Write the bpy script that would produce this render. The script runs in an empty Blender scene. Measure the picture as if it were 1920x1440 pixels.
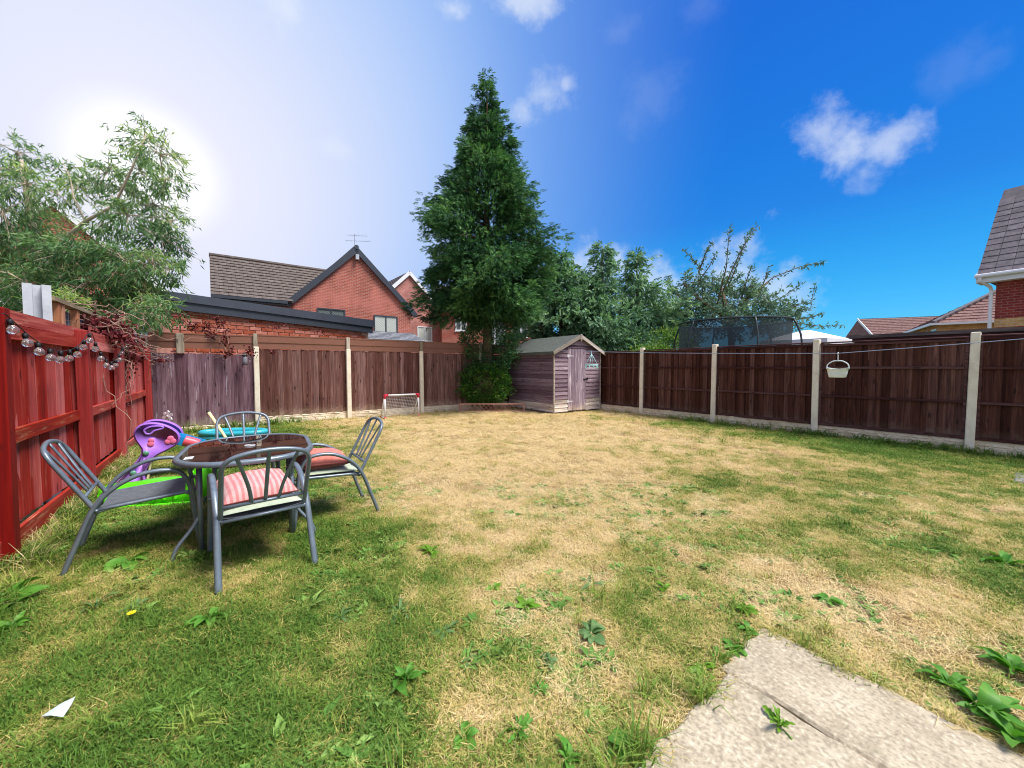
import bpy, bmesh, math, random
import numpy as np
from mathutils import Vector, Matrix

random.seed(7)
RNG = np.random.default_rng(11)
SC = bpy.context.scene
COL = SC.collection
PI = math.pi

# ------------------------------------------------------------------ camera
F, PITCH, CAMZ = 720.0, 0.043, 1.36          # focal length in photo pixels (1920 wide), tilt down, eye height
cam_d = bpy.data.cameras.new('camera')
cam_d.sensor_width = 36.0
cam_d.lens = 36.0 * F / 1920.0
cam_d.clip_start = 0.05
cam_d.clip_end = 2000
cam = bpy.data.objects.new('camera', cam_d)
cam.location = (0, 0, CAMZ)
cam.rotation_euler = (PI / 2 - PITCH, 0, 0)
COL.objects.link(cam)
SC.camera = cam

# ------------------------------------------------------------------ sky, sun, exposure
SUN_AZ, SUN_EL = 106.0, 60.0                 # degrees, azimuth from +Y towards +X
SUN_STRENGTH, SUN_ANGLE = 3.0, 24.0
SKY_STRENGTH = 0.075
EXPOSURE = 1.04
SC.cycles.filter_width = 1.05
SC.view_settings.view_transform = 'Standard'
SC.view_settings.look = 'None'
SC.view_settings.gamma = 1.0
SC.view_settings.use_curve_mapping = False
SC.view_settings.exposure = EXPOSURE


def direction(px, py):
    """world direction of a photo pixel, to place clouds and the sun in the sky"""
    x, u = (px - 960) / F, (720 - py) / F
    c, s = math.cos(PITCH), math.sin(PITCH)
    return Vector((x, c + s * u, -s + c * u)).normalized()


world = bpy.data.worlds.new('World')
SC.world = world
world.use_nodes = True
wt = world.node_tree
wt.nodes.clear()


def nd(tree, kind, **kw):
    n = tree.nodes.new(kind)
    for k, v in kw.items():
        if k.startswith('i_'):
            key = k[2:]
            key = int(key) if key.isdigit() else key.replace('_', ' ')
            n.inputs[key].default_value = v
        else:
            setattr(n, k, v)
    return n


def ln(tree, a, b):
    tree.links.new(a, b)


def math_n(tree, op, a, b=None, c=None, clamp=False):
    n = tree.nodes.new('ShaderNodeMath')
    n.operation = op
    n.use_clamp = clamp
    for i, v in enumerate((a, b, c)):
        if v is None:
            continue
        if hasattr(v, 'links'):
            tree.links.new(v, n.inputs[i])
        else:
            n.inputs[i].default_value = v
    return n.outputs[0]


def smooth(tree, val, lo, hi):
    n = tree.nodes.new('ShaderNodeMapRange')
    n.interpolation_type = 'SMOOTHSTEP'
    tree.links.new(val, n.inputs[0])
    n.inputs[1].default_value = lo
    n.inputs[2].default_value = hi
    return n.outputs[0]


def mixc(tree, fac, a, b, mode='MIX'):
    n = tree.nodes.new('ShaderNodeMix')
    n.data_type = 'RGBA'
    n.blend_type = mode
    for sock, v in ((n.inputs[0], fac), (n.inputs[6], a), (n.inputs[7], b)):
        if hasattr(v, 'links'):
            tree.links.new(v, sock)
        elif isinstance(v, (int, float)):
            sock.default_value = v
        else:
            sock.default_value = (v[0], v[1], v[2], 1)
    return n.outputs[2]


def ramp_w(t, fac, stops):
    n = nd(t, 'ShaderNodeValToRGB')
    e = n.color_ramp.elements
    while len(e) < len(stops):
        e.new(0.5)
    for k, (p, c) in enumerate(stops):
        e[k].position = p
        e[k].color = (c[0], c[1], c[2], 1)
    ln(t, fac, n.inputs[0])
    return n.outputs[0]


def build_world():
    t = wt
    tc = nd(t, 'ShaderNodeTexCoord')
    d = tc.outputs['Generated']
    sky = nd(t, 'ShaderNodeTexSky', sky_type='NISHITA', sun_disc=False,
             sun_elevation=math.radians(SUN_EL), sun_rotation=math.radians(SUN_AZ) % (2 * PI),
             air_density=1.0, dust_density=0.3, ozone_density=2.0)
    hs = nd(t, 'ShaderNodeHueSaturation', i_Hue=0.49, i_Saturation=1.55, i_Value=0.92)
    ln(t, sky.outputs[0], hs.inputs['Color'])
    sep = nd(t, 'ShaderNodeSeparateXYZ')
    ln(t, d, sep.inputs[0])
    # clear side: deep blue overhead, cyan towards the horizon
    blue = ramp_w(t, sep.outputs['Z'], ((0.0, (.10, 4.1, 7.2)), (.12, (.12, 3.1, 6.6)), (.32, (.14, 1.45, 5.4)), (.62, (.12, .95, 4.9)), (1.0, (.16, .9, 4.4))))
    tint = mixc(t, 0.8, hs.outputs[0], blue)
    # thin bright veil of cloud on the left
    S = direction(275, 318)
    dot = nd(t, 'ShaderNodeVectorMath', operation='DOT_PRODUCT')
    ln(t, d, dot.inputs[0])
    dot.inputs[1].default_value = S
    ang = math_n(t, 'ARCCOSINE', dot.outputs['Value'])
    veil = smooth(t, ang, .80, 0.02)
    light = smooth(t, ang, 1.16, 0.40)
    behind = math_n(t, 'MULTIPLY', smooth(t, sep.outputs['Y'], .12, -.55), .85)  # unseen pale sky behind the camera, added as fill for camera-facing sides
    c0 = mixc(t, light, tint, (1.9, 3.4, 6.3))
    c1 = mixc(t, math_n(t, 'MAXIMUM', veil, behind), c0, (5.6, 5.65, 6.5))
    core = smooth(t, ang, 0.135, 0.03)
    c2 = mixc(t, math_n(t, 'MULTIPLY', core, .9), c1, (8.0, 8.0, 8.2))
    # clouds: soft puffs placed by direction
    nz = nd(t, 'ShaderNodeTexNoise', i_Scale=9.0, i_Detail=7.0, i_Roughness=0.62)
    ln(t, d, nz.inputs['Vector'])
    nz2 = nd(t, 'ShaderNodeTexNoise', i_Scale=26.0, i_Detail=5.0, i_Roughness=0.6)
    ln(t, d, nz2.inputs['Vector'])
    nsum = math_n(t, 'ADD', math_n(t, 'MULTIPLY', math_n(t, 'SUBTRACT', nz.outputs[0], 0.5), 2.3),
                  math_n(t, 'MULTIPLY', math_n(t, 'SUBTRACT', nz2.outputs[0], 0.5), 1.1))
    total = None
    for px, py, r, ex, a in ((1545, 255, 0.078, 1.0, .60), (1590, 285, 0.080, .9, .66), (1650, 275, 0.070, .9, .60), (1622, 325, 0.05, 1.0, .4),
                             (1022, 178, 0.080, 1.0, .5), (985, 205, 0.05, .8, .5), (1062, 160, .03, .8, .5),
                             (995, -6, 0.09, .5, .7), (1800, 118, 0.06, 1.0, .07),
                             (540, 22, 0.07, .8, .7), (850, 16, 0.05, .5, .6), (632, 278, 0.055, .5, .45), (525, 285, 0.06, .6, .35),
                             (1215, 180, 0.09, 1.0, .08), (1170, 60, .07, .5, .08), (1340, 545, 0.20, .8, .75), (1110, 525, 0.15, .9, .7), (1230, 550, .16, .8, .7),
                             (1450, 545, .12, .8, .6), (1320, 10, .06, .6, .07)):
        c = direction(px, py)
        sub = nd(t, 'ShaderNodeVectorMath', operation='SUBTRACT')
        ln(t, d, sub.inputs[0])
        sub.inputs[1].default_value = c
        ml = nd(t, 'ShaderNodeVectorMath', operation='MULTIPLY')
        ln(t, sub.outputs[0], ml.inputs[0])
        ml.inputs[1].default_value = (1, 1, 1 / ex)
        le = nd(t, 'ShaderNodeVectorMath', operation='LENGTH')
        ln(t, ml.outputs[0], le.inputs[0])
        q = math_n(t, 'SUBTRACT', math_n(t, 'DIVIDE', le.outputs['Value'], r * .80), nsum)
        m = math_n(t, 'MULTIPLY', smooth(t, q, 1.0, -0.1), a)
        total = m if total is None else math_n(t, 'MAXIMUM', total, m)
    c3 = mixc(t, total, c2, (5.0, 5.5, 6.4))
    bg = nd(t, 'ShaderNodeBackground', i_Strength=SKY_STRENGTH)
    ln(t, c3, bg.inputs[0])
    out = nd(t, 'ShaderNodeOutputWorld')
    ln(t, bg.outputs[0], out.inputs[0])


build_world()

sun_d = bpy.data.lights.new('sun', 'SUN')
sun_d.energy = SUN_STRENGTH
sun_d.angle = math.radians(SUN_ANGLE)
sun_d.color = (1.0, 0.965, 0.91)
sun = bpy.data.objects.new('sun', sun_d)
_a, _e = math.radians(SUN_AZ), math.radians(SUN_EL)
sun.rotation_euler = Vector((math.sin(_a) * math.cos(_e), math.cos(_a) * math.cos(_e), math.sin(_e))).to_track_quat('Z', 'Y').to_euler()
sun.location = (0, 0, 30)
COL.objects.link(sun)


# ------------------------------------------------------------------ helpers: colours, points, materials
def s(r, g, b):
    f = lambda v: (v / 12.92 if v <= .04045 else ((v + .055) / 1.055) ** 2.4)
    return (f(r / 255), f(g / 255), f(b / 255))


def at(px, py, Y):
    """point of the place seen at photo pixel (px, py) at depth Y metres"""
    d = direction(px, py)
    k = Y / d.y
    return Vector((d.x * k, Y, CAMZ + d.z * k))


def gnd(px, py, z=0.0):
    d = direction(px, py)
    k = (z - CAMZ) / d.z
    return Vector((d.x * k, d.y * k, z))


def newmat(name):
    m = bpy.data.materials.new(name)
    m.use_nodes = True
    t = m.node_tree
    t.nodes.clear()
    out = nd(t, 'ShaderNodeOutputMaterial')
    b = nd(t, 'ShaderNodeBsdfPrincipled')
    ln(t, b.outputs[0], out.inputs[0])
    return m, t, b, out


def objvec(t, scale=(1, 1, 1), rnd=True):
    tc = nd(t, 'ShaderNodeTexCoord')
    v = tc.outputs['Object']
    if rnd:
        oi = nd(t, 'ShaderNodeObjectInfo')
        mu = math_n(t, 'MULTIPLY', oi.outputs['Random'], 53.0)
        ad = nd(t, 'ShaderNodeVectorMath', operation='ADD')
        ln(t, v, ad.inputs[0])
        ln(t, mu, ad.inputs[1])
        v = ad.outputs[0]
    mp = nd(t, 'ShaderNodeVectorMath', operation='MULTIPLY')
    ln(t, v, mp.inputs[0])
    mp.inputs[1].default_value = scale
    return mp.outputs[0]


def noise(t, vec, scale, detail=4, rough=.55, dist=0.0):
    n = nd(t, 'ShaderNodeTexNoise', i_Scale=scale, i_Detail=detail, i_Roughness=rough, i_Distortion=dist)
    ln(t, vec, n.inputs['Vector'])
    return n.outputs[0]


def ramp(t, fac, stops):
    n = nd(t, 'ShaderNodeValToRGB')
    e = n.color_ramp.elements
    while len(e) < len(stops):
        e.new(0.5)
    for k, (p, c) in enumerate(stops):
        e[k].position = p
        e[k].color = (c[0], c[1], c[2], 1)
    ln(t, fac, n.inputs[0])
    return n.outputs[0]


def bump(t, b, h, strength, dist=0.01):
    n = nd(t, 'ShaderNodeBump', i_Strength=strength, i_Distance=dist)
    ln(t, h, n.inputs['Height'])
    ln(t, n.outputs[0], b.inputs['Normal'])


def plain(name, col, rough=.6, var=.25, scale=18, metal=0.0, bumpy=.15, spec=.5):
    m, t, b, _ = newmat(name)
    v = objvec(t)
    n = noise(t, v, scale, 5, .6)
    c = ramp(t, n, ((.25, [x * (1 - var) for x in col]), (.75, [min(1, x * (1 + var)) for x in col])))
    ln(t, c, b.inputs['Base Color'])
    b.inputs['Roughness'].default_value = rough
    b.inputs['Metallic'].default_value = metal
    b.inputs['Specular IOR Level'].default_value = spec
    if bumpy:
        bump(t, b, n, bumpy, .004)
    return m


def wood(name, dark, mid, light, wear=None, wear_amt=.4, axis='Z', rough=.82, across=26, along=1.3, knots=True, vary=.35, low_wear=None):
    """boards: grain along one axis, knots, worn patches, each board a little different"""
    m, t, b, _ = newmat(name)
    sc = {'Z': (across, across, along), 'X': (along, across, across), 'Y': (across, along, across)}[axis]
    v = objvec(t, sc)
    g = noise(t, v, 1.0, 7, .62, .8)
    c = ramp(t, g, ((.28, dark), (.5, mid), (.74, light)))
    v2 = objvec(t, (1, 1, 1))
    if wear is not None:
        sc2 = {'Z': (16, 16, 1.4), 'X': (1.4, 16, 16), 'Y': (16, 1.4, 16)}[axis]
        w = noise(t, objvec(t, sc2), 1.0, 7, .70)
        wm = smooth(t, w, .68 - .3 * wear_amt, .80 - .3 * wear_amt)
        c = mixc(t, math_n(t, 'MULTIPLY', wm, .8), c, wear)
    if low_wear is not None:
        tc = nd(t, 'ShaderNodeTexCoord')
        sp = nd(t, 'ShaderNodeSeparateXYZ')
        ln(t, tc.outputs['Object'], sp.inputs[0])
        w2 = noise(t, v2, 14.0, 5, .65)
        q = math_n(t, 'ADD', sp.outputs['Z'], math_n(t, 'MULTIPLY', math_n(t, 'SUBTRACT', w2, .5), .5))
        c = mixc(t, math_n(t, 'MULTIPLY', smooth(t, q, .22, -.02), .75), c, low_wear)
    if knots:
        vo = nd(t, 'ShaderNodeTexVoronoi', i_Scale=1.0)
        ks = {'Z': (9, 9, 2.6), 'X': (2.6, 9, 9), 'Y': (9, 2.6, 9)}[axis]
        ln(t, objvec(t, ks), vo.inputs['Vector'])
        k = smooth(t, vo.outputs['Distance'], .17, .09)
        c = mixc(t, math_n(t, 'MULTIPLY', k, .75), c, [x * .3 for x in dark])
    oi = nd(t, 'ShaderNodeObjectInfo')
    hs = nd(t, 'ShaderNodeHueSaturation')
    ln(t, c, hs.inputs['Color'])
    ln(t, math_n(t, 'MULTIPLY_ADD', oi.outputs['Random'], 2 * vary, 1 - vary), hs.inputs['Value'])
    ln(t, math_n(t, 'MULTIPLY_ADD', oi.outputs['Random'], -.3, 1.12), hs.inputs['Saturation'])
    ln(t, hs.outputs[0], b.inputs['Base Color'])
    b.inputs['Roughness'].default_value = rough
    b.inputs['Specular IOR Level'].default_value = .25
    bump(t, b, g, .45, .006)
    return m


def leafmat(name, dark, mid, light, trans=.3, rough=.55, tip=None):
    """colour follows a per-leaf value stored on the mesh"""
    m, t, b, out = newmat(name)
    a = nd(t, 'ShaderNodeAttribute', attribute_name='v')
    c = ramp(t, a.outputs['Fac'], ((.05, dark), (.5, mid), (.95, light)))
    ln(t, c, b.inputs['Base Color'])
    b.inputs['Roughness'].default_value = rough
    b.inputs['Specular IOR Level'].default_value = .25
    tr = nd(t, 'ShaderNodeBsdfTranslucent')
    ln(t, mixc(t, 1.0, c, (1.1, 1.25, .6), 'MULTIPLY'), tr.inputs[0])
    mx = nd(t, 'ShaderNodeMixShader', i_0=trans)
    ln(t, b.outputs[0], mx.inputs[1])
    ln(t, tr.outputs[0], mx.inputs[2])
    ln(t, mx.outputs[0], out.inputs[0])
    return m


# ------------------------------------------------------------------ helpers: meshes and objects
class MB:
    def __init__(self):
        self.v, self.f = [], []

    def add(self, vs, fs):
        o = len(self.v)
        self.v += [tuple(p) for p in vs]
        self.f += [tuple(i + o for i in q) for q in fs]

    def hexa(self, p):
        """8 corners: bottom 0-3 ccw, top 4-7"""
        self.add(p, [(3, 2, 1, 0), (4, 5, 6, 7), (0, 1, 5, 4), (1, 2, 6, 5), (2, 3, 7, 6), (3, 0, 4, 7)])

    def box(self, x0, x1, y0, y1, z0, z1):
        self.hexa([(x0, y0, z0), (x1, y0, z0), (x1, y1, z0), (x0, y1, z0), (x0, y0, z1), (x1, y0, z1), (x1, y1, z1), (x0, y1, z1)])

    def beam(self, a, b, w, h, up=(0, 0, 1)):
        a, b = Vector(a), Vector(b)
        d = (b - a).normalized()
        sd = d.cross(Vector(up))
        if sd.length < 1e-4:
            sd = d.cross(Vector((1, 0, 0)))
        sd.normalize()
        u = sd.cross(d)
        c = [(-w / 2, -h / 2), (w / 2, -h / 2), (w / 2, h / 2), (-w / 2, h / 2)]
        ps = [a + sd * x + u * y for x, y in c] + [b + sd * x + u * y for x, y in c]
        self.add(ps, [(0, 1, 2, 3), (7, 6, 5, 4), (1, 0, 4, 5), (2, 1, 5, 6), (3, 2, 6, 7), (0, 3, 7, 4)])

    def tube(self, pts, r, seg=8, closed=False, r2=None, caps=True):
        """pipe along points; r may be a list; r2: second radius (flattened, vertical one)"""
        pts = [Vector(p) for p in pts]
        n = len(pts)
        rs = r if isinstance(r, (list, tuple)) else [r] * n
        rings, nrm = [], None
        for i in range(n):
            if closed:
                tg = pts[(i + 1) % n] - pts[i - 1]
            else:
                tg = pts[min(i + 1, n - 1)] - pts[max(i - 1, 0)]
            if tg.length < 1e-9:
                tg = Vector((0, 0, 1))
            tg.normalize()
            if nrm is None:
                ref = Vector((0, 0, 1)) if abs(tg.z) < .9 else Vector((1, 0, 0))
                nrm = (ref - tg * ref.dot(tg)).normalized()
            else:
                nrm = nrm - tg * nrm.dot(tg)
                nrm = nrm.normalized() if nrm.length > 1e-6 else Vector((1, 0, 0))
            bi = tg.cross(nrm)
            k = (r2 / r) if r2 else 1.0
            rings.append([pts[i] + (nrm * math.cos(2 * PI * j / seg) * k + bi * math.sin(2 * PI * j / seg)) * rs[i] for j in range(seg)])
        vs = [p for R in rings for p in R]
        fs = []
        for i in range(n if closed else n - 1):
            a, b = i * seg, ((i + 1) % n) * seg
            for j in range(seg):
                fs.append((a + j, a + (j + 1) % seg, b + (j + 1) % seg, b + j))
        if not closed and caps:
            fs.append(tuple(range(seg - 1, -1, -1)))
            fs.append(tuple(range((n - 1) * seg, n * seg)))
        self.add(vs, fs)

    def prism(self, poly, ext):
        """closed solid: polygon (3-D points) swept by the vector ext"""
        n = len(poly)
        e = Vector(ext)
        a = [Vector(p) for p in poly]
        self.add(a + [p + e for p in a], [tuple(range(n - 1, -1, -1)), tuple(range(n, 2 * n))] + [(i, (i + 1) % n, (i + 1) % n + n, i + n) for i in range(n)])

    def ball(self, c, rx, ry, rz, seg=12, rings=8):
        c = Vector(c)
        vs = [c + Vector((0, 0, rz))]
        for i in range(1, rings):
            a = PI * i / rings
            for j in range(seg):
                q = 2 * PI * j / seg
                vs.append(c + Vector((rx * math.sin(a) * math.cos(q), ry * math.sin(a) * math.sin(q), rz * math.cos(a))))
        vs.append(c - Vector((0, 0, rz)))
        fs = [(0, 1 + j, 1 + (j + 1) % seg) for j in range(seg)]
        for i in range(rings - 2):
            for j in range(seg):
                a, b = 1 + i * seg, 1 + (i + 1) * seg
                fs.append((a + j, b + j, b + (j + 1) % seg, a + (j + 1) % seg))
        l = len(vs) - 1
        a = 1 + (rings - 2) * seg
        fs += [(l, a + (j + 1) % seg, a + j) for j in range(seg)]
        self.add(vs, fs)

    def mesh(self, name, mat, smooth_=False):
        me = bpy.data.meshes.new(name)
        me.from_pydata(self.v, [], self.f)
        if mat:
            me.materials.append(mat)
        if smooth_:
            me.polygons.foreach_set('use_smooth', [True] * len(me.polygons))
        me.update()
        return me

    def build(self, name, mat, parent=None, smooth_=False, loc=None, rot=None):
        return place(name, self.mesh(name, mat, smooth_), parent, loc, rot)


def place(name, me, parent=None, loc=None, rot=None, scl=None):
    o = bpy.data.objects.new(name, me)
    COL.objects.link(o)
    if parent is not None:
        o.parent = parent
    if loc is not None:
        o.location = loc
    if rot is not None:
        o.rotation_euler = rot
    if scl is not None:
        o.scale = scl
    return o


def tag(o, label=None, cat=None, group=None, kind=None):
    if label:
        o['label'] = label
    if cat:
        o['category'] = cat
    if group:
        o['group'] = group
    if kind:
        o['kind'] = kind
    return o


def thing(name, label, cat, loc=(0, 0, 0), rotz=0.0, group=None):
    o = bpy.data.objects.new(name, None)
    o.empty_display_size = .2
    COL.objects.link(o)
    o.location = loc
    o.rotation_euler = (0, 0, rotz)
    return tag(o, label, cat, group)


def copy_tree(o, parent=None):
    c = o.copy()
    COL.objects.link(c)
    c.parent = parent
    for ch in list(o.children):
        copy_tree(ch, c)
    return c


def bevelled(name, sx, sy, sz, bev, mat, seg=1):
    """block standing on its origin, edges softened"""
    bm = bmesh.new()
    bmesh.ops.create_cube(bm, size=1.0)
    for v in bm.verts:
        v.co = Vector((v.co.x * sx, v.co.y * sy, (v.co.z + .5) * sz))
    if bev:
        bmesh.ops.bevel(bm, geom=bm.edges[:], offset=bev, segments=seg, affect='EDGES', profile=.5)
    me = bpy.data.meshes.new(name)
    bm.to_mesh(me)
    bm.free()
    me.materials.append(mat)
    return me


def mesh_np(name, verts, quads, vals, mat, smooth_=False):
    """fast mesh of quads with one value per quad (attribute v)"""
    me = bpy.data.meshes.new(name)
    nv, nq = len(verts), len(quads)
    k = quads.shape[1]
    me.vertices.add(nv)
    me.vertices.foreach_set('co', np.asarray(verts, np.float32).ravel())
    me.loops.add(nq * k)
    me.loops.foreach_set('vertex_index', np.asarray(quads, np.int32).ravel())
    me.polygons.add(nq)
    me.polygons.foreach_set('loop_start', np.arange(0, nq * k, k, dtype=np.int32))
    me.polygons.foreach_set('loop_total', np.full(nq, k, dtype=np.int32))
    if smooth_:
        me.polygons.foreach_set('use_smooth', np.ones(nq, dtype=bool))
    me.materials.append(mat)
    me.update(calc_edges=True)
    if vals is not None:
        at_ = me.attributes.new('v', 'FLOAT', 'FACE')
        at_.data.foreach_set('value', np.asarray(vals, np.float32))
    return me


def unit(a):
    return a / np.maximum(np.linalg.norm(a, axis=-1, keepdims=True), 1e-9)


def leaves(c, d, length, width, rng, fold=.0):
    """one rhombic leaf per row: base point c, direction d"""
    n = len(c)
    d = unit(d)
    r = unit(rng.normal(size=(n, 3)))
    sd = unit(np.cross(d, r))
    L, W = length[:, None], width[:, None]
    nr = np.cross(sd, d)
    v = np.stack([c, c + d * L * .45 + sd * W * .5 + nr * L * .05, c + d * L - nr * L * .08, c + d * L * .45 - sd * W * .5 + nr * L * .05], 1).reshape(-1, 3)
    q = np.arange(4 * n).reshape(n, 4)
    return v, q


def vnoise(x, y, scale, seed):
    """smooth value noise in 0..1 on numpy arrays"""
    rng = np.random.default_rng(seed)
    g = rng.random((256, 256))
    X, Y = x * scale + 400.0, y * scale + 400.0
    xi, yi = np.floor(X).astype(int), np.floor(Y).astype(int)
    fx, fy = X - xi, Y - yi
    fx, fy = fx * fx * (3 - 2 * fx), fy * fy * (3 - 2 * fy)
    a, b = g[xi % 256, yi % 256], g[(xi + 1) % 256, yi % 256]
    c, d = g[xi % 256, (yi + 1) % 256], g[(xi + 1) % 256, (yi + 1) % 256]
    return (a * (1 - fx) + b * fx) * (1 - fy) + (c * (1 - fx) + d * fx) * fy


def fbm(x, y, scale, seed, octs=4):
    t, a, sm = 0, 1.0, 0
    for k in range(octs):
        t = t + a * vnoise(x, y, scale * 2 ** k, seed + k)
        sm += a
        a *= .55
    return t / sm


def sst(x, a, b):
    q = np.clip((x - a) / (b - a), 0, 1)
    return q * q * (3 - 2 * q)


# the garden's own axes: u across (left fence -1.30, right fence 9.567), w along (back fence -10.76)
def UW(u, w):
    return Vector((.814 * u + .599 * w, .581 * u - .801 * w, 0))

# ================================================================== SETTING: lawn, ground, patio
def greenmap(x, y):
    """0 = parched straw, 1 = green; how this lawn is worn"""
    u, w = .801 * x + .599 * y, .581 * x - .814 * y
    dry = sst(u, .5, 2.2) * (1 - sst(u, 6.6, 9.0) * sst(w, -7.2, -4.0)) * (.50 + .46 * sst(-w, .6, 4.2))

    def blob(cx, cy, r, a):
        return a * np.exp(-((x - cx) ** 2 + (y - cy) ** 2) / (r * r))
    dry = dry + blob(2.0, 2.08, .45, .5) + blob(1.62, 2.35, .3, .35) + blob(.12, 2.0, .35, .35) + blob(-.42, 2.2, .3, .3) + blob(-.15, 1.45, .22, .35) + blob(.1, 1.75, .75, .22) + blob(.45, 1.62, .28, .4)
    dry = dry + blob(-.9, 3.9, .6, .25) + blob(0, 5.5, 2.0, .2) + blob(.5, 8.2, 2.4, .25) + blob(-3.0, 9.4, .5, .3)
    dry = dry - blob(2.28, 4.43, .55, .6) - blob(3.3, 2.5, .8, .35) - blob(2.2, 2.55, .22, .6) - blob(1.9, 3.1, .4, .25) - blob(.62, 1.85, .2, .3) - blob(-1.2, 3.2, .5, .3)
    dry = dry - blob(-3.6, 8.6, .7, .3) - blob(-.3, 6.9, .35, .3) - blob(1.3, 5.9, .5, .15) - blob(6.3, 5.6, 1.2, .3) - blob(.0, 1.75, .14, .5)
    n = fbm(x, y, 1.1, 3, 4) - .5
    n2 = fbm(x, y, 5.0, 31, 3) - .5
    return np.clip(.79 - .69 * dry + n * .62 + n2 * 1.0, 0, 1)


LAWN_STRAW, LAWN_PALE = s(196, 166, 112), s(222, 196, 146)
LAWN_GREEN, LAWN_DARK = s(106, 130, 42), s(60, 88, 30)


def lawn():
    m, t, b, _ = newmat('lawn')
    a = nd(t, 'ShaderNodeAttribute', attribute_name='v')
    v = objvec(t, rnd=False)
    n1 = noise(t, v, 42, 6, .65)
    n2 = noise(t, v, 160, 4, .6)
    q = math_n(t, 'ADD', a.outputs['Fac'], math_n(t, 'MULTIPLY', math_n(t, 'SUBTRACT', n1, .5), .9))
    c = ramp(t, q, ((.15, s(196, 168, 116)), (.42, s(164, 148, 90)), (.62, s(116, 122, 58)), (.9, s(78, 98, 40))))
    c = mixc(t, smooth(t, n2, .62, .40), c, s(96, 78, 54))
    ln(t, c, b.inputs['Base Color'])
    b.inputs['Roughness'].default_value = .95
    b.inputs['Specular IOR Level'].default_value = .1
    bump(t, b, n1, .8, .02)
    nx, ny = 190, 190
    xs, ys = np.linspace(-10.5, 11.0, nx), np.linspace(-3, 15.5, ny)
    X, Y = np.meshgrid(xs, ys, indexing='ij')
    Z = (fbm(X, Y, 2.2, 71, 3) - .5) * .022
    V = np.stack([X, Y, Z], -1).reshape(-1, 3)
    i = np.arange(nx * ny).reshape(nx, ny)
    Q = np.stack([i[:-1, :-1], i[1:, :-1], i[1:, 1:], i[:-1, 1:]], -1).reshape(-1, 4)
    me = mesh_np('lawn', V, Q, None, m, True)
    at_ = me.attributes.new('v', 'FLOAT', 'POINT')
    at_.data.foreach_set('value', greenmap(X, Y).ravel().astype(np.float32))
    tag(place('lawn', me), 'patchy suburban lawn, straw dry in the middle and green at the edges', 'lawn', kind='structure')

    gm, t, b, _ = newmat('far_ground')
    v = objvec(t, rnd=False)
    ln(t, ramp(t, noise(t, v, .4, 6), ((.3, s(80, 92, 48)), (.7, s(120, 112, 80)))), b.inputs['Base Color'])
    b.inputs['Roughness'].default_value = .95
    g = MB()
    g.add([(-600, -600, -.03), (600, -600, -.03), (600, 600, -.03), (-600, 600, -.03)], [(0, 1, 2, 3)])
    tag(g.build('ground', gm), 'level ground beyond the garden fences', 'ground', kind='structure')


lawn()


def bladepatch(name, n, hmin, hmax, spread, lean, width, mat, rng, curl=.5):
    """small tuft: bent tapering blades, 2 segments each"""
    vs, fs = [], []
    for k in range(n):
        a = rng.random() * 2 * PI
        r = spread * math.sqrt(rng.random())
        bx, by = r * math.cos(a), r * math.sin(a)
        h = hmin + (hmax - hmin) * rng.random()
        da = rng.random() * 2 * PI
        le = lean * (.3 + rng.random())
        dx, dy = math.cos(da), math.sin(da)
        w = width * (.6 + .8 * rng.random())
        px, py = -dy * w / 2, dx * w / 2
        x1, y1, z1 = bx + dx * le * h * .45, by + dy * le * h * .45, h * .62
        x2, y2, z2 = bx + dx * le * h * (1 + curl), by + dy * le * h * (1 + curl), h * (1 - .25 * le * curl)
        o = len(vs)
        vs += [(bx - px, by - py, -.008), (bx + px, by + py, -.008), (x1 + px * .8, y1 + py * .8, z1), (x1 - px * .8, y1 - py * .8, z1), (x2, y2, max(z2, .004))]
        fs += [(o, o + 1, o + 2, o + 3), (o + 3, o + 2, o + 4)]
    me = bpy.data.meshes.new(name)
    me.from_pydata(vs, [], fs)
    me.materials.append(mat)
    return bpy.data.objects.new(name, me)


def rosettepatch(name, n, L, W, mat, rng, lift=.35):
    vs, fs = [], []
    for k in range(n):
        a = 2 * PI * k / n + rng.random() * .7
        l, w = L * (.6 + .6 * rng.random()), W * (.7 + .6 * rng.random())
        e = lift * (.2 + rng.random())
        d = np.array([math.cos(a), math.sin(a), 0])
        sd = np.array([-d[1], d[0], 0])
        up = np.array([0, 0, 1.])
        b = d * l * .15 + up * .004
        o = len(vs)
        vs += [b, d * l * .5 + sd * w / 2 + up * (l * e * .7), d * l + up * (l * e * .75), d * l * .5 - sd * w / 2 + up * (l * e * .7), d * l * .55 + up * (l * e * .55)]
        fs += [(o, o + 4, o + 1), (o + 1, o + 4, o + 2), (o + 2, o + 4, o + 3), (o + 3, o + 4, o)]
    me = bpy.data.meshes.new(name)
    me.from_pydata([tuple(p) for p in vs], [], fs)
    me.materials.append(mat)
    return bpy.data.objects.new(name, me)


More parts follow.
